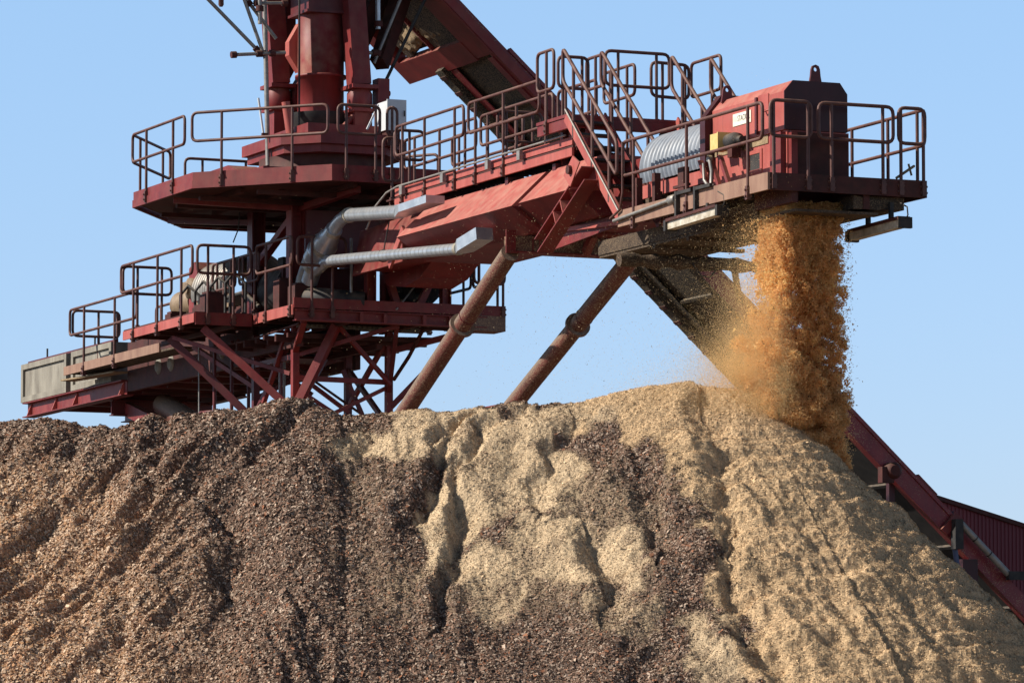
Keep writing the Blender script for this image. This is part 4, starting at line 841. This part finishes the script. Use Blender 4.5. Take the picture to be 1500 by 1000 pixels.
# grid: dense where the face is seen, coarse elsewhere
xs = np.concatenate([np.linspace(-26, -8.4, 40)[:-1], np.arange(-8.4, 9.2, .024), np.linspace(9.2, 17, 60)[1:]])
ys = np.concatenate([np.linspace(58, 66.4, 30)[:-1], np.arange(66.4, 74.9, .027), np.linspace(74.9, 77, 30)[1:], np.linspace(77, 90, 20)[1:]])
GX, GY = np.meshgrid(xs, ys)
H, gold, pale, copper, gpx, gpy, gd = pile_height(GX, GY, True)
nx, ny = len(xs), len(ys)
def tone(gold, pale, copper, n):
    r = lambda c: np.array(c)
    dark = r((.120, .076, .054)); g_ = r((.54, .375, .215)); p_ = r((.57, .425, .265)); c_ = r((.48, .27, .155))
    col = np.broadcast_to(dark, (*gold.shape, 3)).copy()
    for w, c in ((copper * .9, c_), (pale * .95, p_), (gold, g_)): col = col * (1 - w[..., None]) + c * w[..., None]
    return col * (1 + .16 * n[..., None])
nn_ = fbm(GX * 2.1, GY * 2.1, 131, 4) * 1.2
colr = tone(gold, pale, copper, nn_)
# top of the cone turns greyer-brown further right, weathered
me = bpy.data.meshes.new('wood_chip_pile')
co = np.stack([GX, GY, H], -1).reshape(-1, 3); org = np.array([-2.0, 72.0, 0.0]); co = co - org
ii = np.arange(nx * ny).reshape(ny, nx); q = np.stack([ii[:-1, :-1], ii[:-1, 1:], ii[1:, 1:], ii[1:, :-1]], -1).reshape(-1, 4)
def fast_mesh(me, co, q, smooth=False):
    k = q.shape[1]; me.vertices.add(len(co)); me.vertices.foreach_set('co', co.astype(np.float32).ravel())
    me.loops.add(q.size); me.loops.foreach_set('vertex_index', q.astype(np.int32).ravel())
    me.polygons.add(len(q)); me.polygons.foreach_set('loop_start', np.arange(0, q.size, k, dtype=np.int32)); me.polygons.foreach_set('loop_total', np.full(len(q), k, dtype=np.int32))
    me.polygons.foreach_set('use_smooth', np.full(len(q), smooth)); me.update(calc_edges=True); me.validate()
def col_attr(me, col):
    at = me.color_attributes.new('tone', 'FLOAT_COLOR', 'POINT'); c4 = np.ones((len(col), 4), np.float32); c4[:, :3] = np.clip(col, 0.005, .95); at.data.foreach_set('color', c4.ravel())
def tone_mat(name, var=.35, transl=0., rough=.95, cell=60., dark=.0):
    m = bpy.data.materials.new(name); m.use_nodes = True; nt = m.node_tree; L = nt.links.new; bs = nt.nodes['Principled BSDF']
    bs.inputs['Roughness'].default_value = rough; bs.inputs['Specular IOR Level'].default_value = .15
    at = node(nt, 'ShaderNodeVertexColor', layer_name='tone'); out = at.outputs['Color']
    if var:
        geo = node(nt, 'ShaderNodeNewGeometry'); vo = node(nt, 'ShaderNodeTexVoronoi'); vo.inputs['Scale'].default_value = cell; L(geo.outputs['Position'], vo.inputs['Vector'])
        sp = node(nt, 'ShaderNodeSeparateColor'); L(vo.outputs['Color'], sp.inputs[0]); mr = node(nt, 'ShaderNodeMapRange'); mr.inputs['To Min'].default_value = 1 - var; mr.inputs['To Max'].default_value = 1 + var
        L(sp.outputs[0], mr.inputs['Value']); mx = node(nt, 'ShaderNodeVectorMath', operation='SCALE'); L(out, mx.inputs[0]); L(mr.outputs[0], mx.inputs['Scale']); out = mx.outputs[0]
        bp = node(nt, 'ShaderNodeBump'); bp.inputs['Strength'].default_value = .7; bp.inputs['Distance'].default_value = .02; L(sp.outputs[1], bp.inputs['Height']); L(bp.outputs[0], bs.inputs['Normal'])
    L(out, bs.inputs['Base Color'])
    if transl:
        tr = node(nt, 'ShaderNodeBsdfTranslucent'); L(out, tr.inputs['Color']); ms = node(nt, 'ShaderNodeMixShader'); ms.inputs[0].default_value = transl
        L(bs.outputs[0], ms.inputs[1]); L(tr.outputs[0], ms.inputs[2]); L(ms.outputs[0], nt.nodes['Material Output'].inputs['Surface'])
    return m
fast_mesh(me, co, q, False); col_attr(me, colr.reshape(-1, 3))
me.materials.append(tone_mat('heap_surface', .32, cell=55))
pile = bpy.data.objects.new('wood_chip_pile', me); pile.location = org; COL.objects.link(pile)
tag(pile, 'huge heap of wood chips, dark bark on the left and golden sawdust on the right', 'wood chip pile')
# ---- loose chips lying on the face
def scatter(n, xr, yr, size, keep):
    X = rng.uniform(*xr, n); Y = rng.uniform(*yr, n); h, g_, p_, c_, px, py, d = pile_height(X, Y, True)
    m = (py > 560) & (py < 1015) & (px > -15) & (px < 1515) & (rng.random(n) < keep(g_, p_, c_)); return [v[m] for v in (X, Y, h, g_, p_, c_)]
X, Y, Hh, g_, p_, c_ = scatter(640000, (-8.2, 8.6), (66.5, 74.6), 0, lambda g, p, c: np.clip(1.0 - .05 * g - .2 * p, .1, 1))
N = len(X); e = .05
gx = (pile_height(X + e, Y) - pile_height(X - e, Y)) / (2 * e); gy = (pile_height(X, Y + e) - pile_height(X, Y - e)) / (2 * e)
nv = np.stack([-np.clip(gx, -1.5, 1.5), -np.clip(gy, -1.5, 1.5), np.ones(N)], -1); nv /= np.linalg.norm(nv, axis=1, keepdims=True)
nv += rng.normal(0, .42, (N, 3)); nv /= np.linalg.norm(nv, axis=1, keepdims=True)
tv = rng.normal(0, 1, (N, 3)); tv -= nv * (tv * nv).sum(1, keepdims=True); tv /= np.linalg.norm(tv, axis=1, keepdims=True); bv = np.cross(nv, tv)
fine = np.clip(g_ + p_, 0, 1)
ln = (rng.gamma(3, .0075, N) + .008) * (1 - .58 * fine); wd = ln * rng.uniform(.28, .65, N)
ct = np.stack([X, Y, Hh], -1) + nv * (.006 + .010 * rng.random((N, 1))) - org
cc = np.stack([ct + tv * ln[:, None] * a + bv * wd[:, None] * b for a, b in ((-.5, -.5), (.5, -.5), (.5, .5), (-.5, .5))], 1).reshape(-1, 3)
base = tone(g_, p_, c_, rng.normal(0, .6, N))
u = rng.random(N); nonf = 1 - fine
pick = np.where((u < .24)[:, None], np.array([.42, .315, .235]), np.where((u < .62)[:, None], np.array([.25, .155, .108]), np.array([.10, .064, .046])))
pick = np.where((u > .93)[:, None], np.array([.30, .13, .07]), pick)
cop = np.where((u < .5)[:, None], np.array([.56, .40, .27]), np.where((u < .8)[:, None], np.array([.42, .235, .12]), np.array([.16, .09, .06])))
mixc = pick * (1 - c_[:, None]) + cop * c_[:, None]
cl = base * fine[:, None] * 1.0 + mixc * nonf[:, None]
sp_ = rng.random(N); fdark = (sp_ < .15) & (fine > .4); flite = (sp_ > .80) & (fine > .4)
cl[fdark] *= .38; cl[flite] = np.minimum(cl[flite] * 1.35, .85)
cl *= rng.uniform(.75, 1.3, (N, 1))
me = bpy.data.meshes.new('loose_chips'); fast_mesh(me, cc, np.arange(N * 4).reshape(-1, 4)); col_attr(me, np.repeat(cl, 4, 0))
me.materials.append(tone_mat('loose_chip', 0, 0, .8))
lc = bpy.data.objects.new('loose_chips', me); COL.objects.link(lc); lc.parent = pile; lc['kind'] = 'stuff'

# ================================================================== FALLING CHIPS AND DUST
def n3(p, f, seed):   # cheap 3-D fbm from crossed 2-D noises
    x, y, z = p[:, 0] * f, p[:, 1] * f, p[:, 2] * f
    return (fbm(x + .31 * y, z + .17 * y, seed, 3) + fbm(y + 5.1 - .27 * x, z * .9 + .3 * x, seed + 9, 3)) * .7
def flecks(name, P, size, col, transl, flat=.6):
    n = len(P); n1 = rng.normal(0, 1, (n, 3)); n1 /= np.linalg.norm(n1, axis=1, keepdims=True); t = rng.normal(0, 1, (n, 3)); t = np.cross(n1, t); t /= np.linalg.norm(t, axis=1, keepdims=True); b = np.cross(n1, t)
    s = size[:, None]; o = P.mean(0); o[2] = P[:, 2].min(); cc = np.stack([P - o + t * s * .6, P - o - t * s * .3 + b * s * flat * .5, P - o - t * s * .3 - b * s * flat * .5], 1).reshape(-1, 3)
    me = bpy.data.meshes.new(name); fast_mesh(me, cc, np.arange(n * 3).reshape(-1, 3)); col_attr(me, np.repeat(col, 3, 0)); me.materials.append(tone_mat(name + '_wood', 0, transl, .9))
    ob = bpy.data.objects.new(name, me); ob.location = o; COL.objects.link(ob); return ob
# machine-frame column under the head opening: a 18.75..19.95, b about -.68 .. .4
def col_b(z, t):      # left and right edge of the curtain at height z
    return -.58 - .22 * t - .10 * sstep(.45, 1.0, t), .36 + .09 * t
parts = []
n = 110000; z = rng.uniform(6.9, 10.5, n); t = (10.62 - z) / 3.6; bl, br = col_b(z, t); P = np.stack([rng.uniform(18.95, 19.85, n), bl + (br - bl) * rng.random(n), z], -1); f = n3(P, 6.5, 205); parts.append(P[rng.random(n) < np.clip(.5 + 1.0 * f, 0, 1)])
# unbroken sheet where it leaves the pan, thinning as it falls
n = 210000; z = 10.62 - rng.gamma(1.2, .36, n); t = (10.62 - z) / 3.6; bl, br = col_b(z, t); P = np.stack([rng.uniform(18.95, 19.85, n), bl + (br - bl) * rng.random(n), z], -1)
f = n3(P, 5.2, 201); P = P[(rng.random(n) < np.clip(.55 + .8 * f, .1, 1)) & (z > 6.3)]; parts.append(P)
# falling clumps
for _ in range(1450):
    z = 10.35 - 3.9 * rng.random() ** .80; t = (10.62 - z) / 3.6; bl, br = col_b(z, t)
    u_ = rng.random(); u_ = u_ if rng.random() < .7 else rng.beta(.5, .5)
    c = np.array([rng.uniform(18.95, 19.85), bl + (br - bl) * u_, z]); r = rng.uniform(.03, .085) ; m = int(330 * (r / .06) ** 2)
    v = rng.normal(0, 1, (m, 3)); v /= np.linalg.norm(v, axis=1, keepdims=True)
    P = c + v * r * rng.uniform(.55, 1.15, (m, 1)) * np.array([1, 1, 1.25]); parts.append(P)
P = np.concatenate(parts); P = P + .05 * np.stack([n3(P, 9, 211), n3(P, 9, 217), n3(P, 9, 223)], -1)
# stragglers
k = 9000; zz = rng.uniform(6.8, 10.4, k); bb = np.where(rng.random(k) < .6, -.7 - rng.exponential(.09, k), .44 + rng.exponential(.035, k)); P = np.concatenate([P, np.stack([rng.uniform(18.9, 19.9, k), bb, zz], -1)])
# billow puffs at the foot
pf = []
for _ in range(260):
    c = np.array([rng.uniform(18.8, 19.95), rng.uniform(-.88, .44), 0]); c[2] = rng.uniform(6.9, 8.3) - .55 * (c[1] + .3); r = rng.uniform(.04, .14); m = int(2600 * (r / .2) ** 2)
    v = rng.normal(0, 1, (m, 3)); v /= np.linalg.norm(v, axis=1, keepdims=True); pf.append(c + v * (r * rng.uniform(.45, 1.3, (m, 1))) * np.array([1, 1, .85]))
P = np.concatenate([P] + pf)
Wp = C0 + P[:, :1] * A + P[:, 1:2] * B + P[:, 2:3] * np.array([0, 0, 1.])
gh = pile_height(Wp[:, 0], Wp[:, 1]); ok = Wp[:, 2] > gh - .02; Wp = Wp[ok]; P = P[ok]; n = len(Wp)
cl = np.array([.90, .57, .25]) * (1 + .22 * n3(P, 2.2, 251))[:, None] * rng.uniform(.75, 1.25, (n, 1)); lo = sstep(9.2, 7.0, P[:, 2])[:, None]; cl = cl * (1 - .55 * lo) + np.array([.86, .60, .30]) * .55 * lo
cl = np.where((rng.random(n) < .03)[:, None], np.array([.16, .08, .04]), cl)
st = flecks('falling_wood_chips', Wp, rng.gamma(3, .0055, n) + .009, cl, .6)
tag(st, 'thick curtain of orange wood chips pouring from the boom head onto the heap', 'falling chips', kind='stuff')
# fine dust drifting left of the stream and chips in the air
n = 1600000
u = rng.exponential(.40, n); b = -.66 - u; z = 7.4 + rng.gamma(2.0, .46, n) * np.exp(-.55 * u); a = rng.normal(19.2, .45, n)
P = np.stack([a, b, z], -1); f = n3(P, 1.7, 301) + .5 * n3(P, 4.3, 331); P = P[rng.random(n) < np.clip(.42 + .6 * f, .06, 1)]
k = 60000; P2 = np.stack([rng.normal(19.2, .4, k), -.72 - rng.exponential(.14, k), rng.uniform(7.8, 10.3, k)], -1); P = np.concatenate([P, P2[rng.random(k) < .25 + .75 * sstep(9.9, 8.2, P2[:, 2])]])
Wp = C0 + P[:, :1] * A + P[:, 1:2] * B + P[:, 2:3] * np.array([0, 0, 1.]); ok = Wp[:, 2] > pile_height(Wp[:, 0], Wp[:, 1]); Wp = Wp[ok]; n = len(Wp)
ds = flecks('chip_dust', Wp, rng.gamma(3, .0012, n) + .0035, np.array([.85, .62, .32]) * rng.uniform(.8, 1.2, (n, 1)), .5)
tag(ds, 'pale golden dust drifting left of the falling chips above the heap', 'dust', kind='stuff')
k = 9000; P = np.stack([rng.uniform(12, 20, k), -1.2 - rng.exponential(1.1, k) + .5, rng.uniform(7.5, 10.9, k)], -1)
Wp = C0 + P[:, :1] * A + P[:, 1:2] * B + P[:, 2:3] * np.array([0, 0, 1.])
fl = flecks('flying_chips', Wp, rng.gamma(3, .0022, k) + .004, np.array([.60, .46, .28]) * rng.uniform(.7, 1.3, (k, 1)), .4)
tag(fl, 'sparse chips flying in the air in front of the struts and conveyor', 'flying chips', kind='stuff')

# ================================================================== GROUND
mb = MB(); mb.add([(-3000, -60, 0), (3000, -60, 0), (3000, 6000, 0), (-3000, 6000, 0)], [(0, 1, 2, 3)]); gr = mb.build('ground', 'grnd', None, raw=True); tag(gr, kind='structure')
gr.location.z -= .004

# ================================================================== LIGHT, SKY, CAMERA
EL = math.radians(36); AZ = np.array([-.985, -.17])
s = Vector((AZ[0] * math.cos(EL), AZ[1] * math.cos(EL), math.sin(EL)))
ld_ = bpy.data.lights.new('sun', 'SUN'); ld_.energy = 4.9; ld_.angle = math.radians(.53); ld_.color = (1, .945, .86)
so = bpy.data.objects.new('sun', ld_); COL.objects.link(so); so.rotation_euler = s.to_track_quat('Z', 'Y').to_euler(); so.location = (-40, 60, 50)
w = bpy.data.worlds.new('World'); SC.world = w; w.use_nodes = True; nt = w.node_tree
sky = nt.nodes.new('ShaderNodeTexSky'); sky.sky_type = 'NISHITA'; sky.sun_disc = False; sky.sun_elevation = EL; sky.sun_rotation = math.atan2(AZ[0], AZ[1])
sky.air_density = 1.0; sky.dust_density = .1; sky.ozone_density = 3.0
bg = nt.nodes['Background']; bg.inputs['Strength'].default_value = .125; 
tc = nt.nodes.new('ShaderNodeTexCoord'); sxyz = nt.nodes.new('ShaderNodeSeparateXYZ'); nt.links.new(tc.outputs['Generated'], sxyz.inputs[0])
cr = nt.nodes.new('ShaderNodeValToRGB'); cr.color_ramp.elements[0].position = .05; cr.color_ramp.elements[0].color = (.65, .675, .88, 1)   # tints the sky, with overhead darkened to weaken the fill light
cr.color_ramp.elements[1].position = .17; cr.color_ramp.elements[1].color = (.92, .945, 1.01, 1)
e_ = cr.color_ramp.elements.new(.42); e_.color = (.14, .145, .17, 1)
nt.links.new(sxyz.outputs['Z'], cr.inputs[0]); mm = nt.nodes.new('ShaderNodeMix'); mm.data_type = 'RGBA'; mm.blend_type = 'MULTIPLY'; mm.inputs[0].default_value = 1
nt.links.new(sky.outputs[0], mm.inputs[6]); nt.links.new(cr.outputs[0], mm.inputs[7]); nt.links.new(mm.outputs[2], bg.inputs['Color'])
cd = bpy.data.cameras.new('camera'); cd.sensor_width = 36; cd.lens = FPX / 1500 * 36; cd.clip_end = 9000; cd.clip_start = 1
cam = bpy.data.objects.new('camera', cd); COL.objects.link(cam); cam.location = CAM; cam.rotation_euler = (math.pi / 2 + PIT, 0, 0); SC.camera = cam
SC.view_settings.view_transform = 'Standard'; SC.view_settings.look = 'None'; SC.view_settings.exposure = 0.45; SC.view_settings.gamma = 1
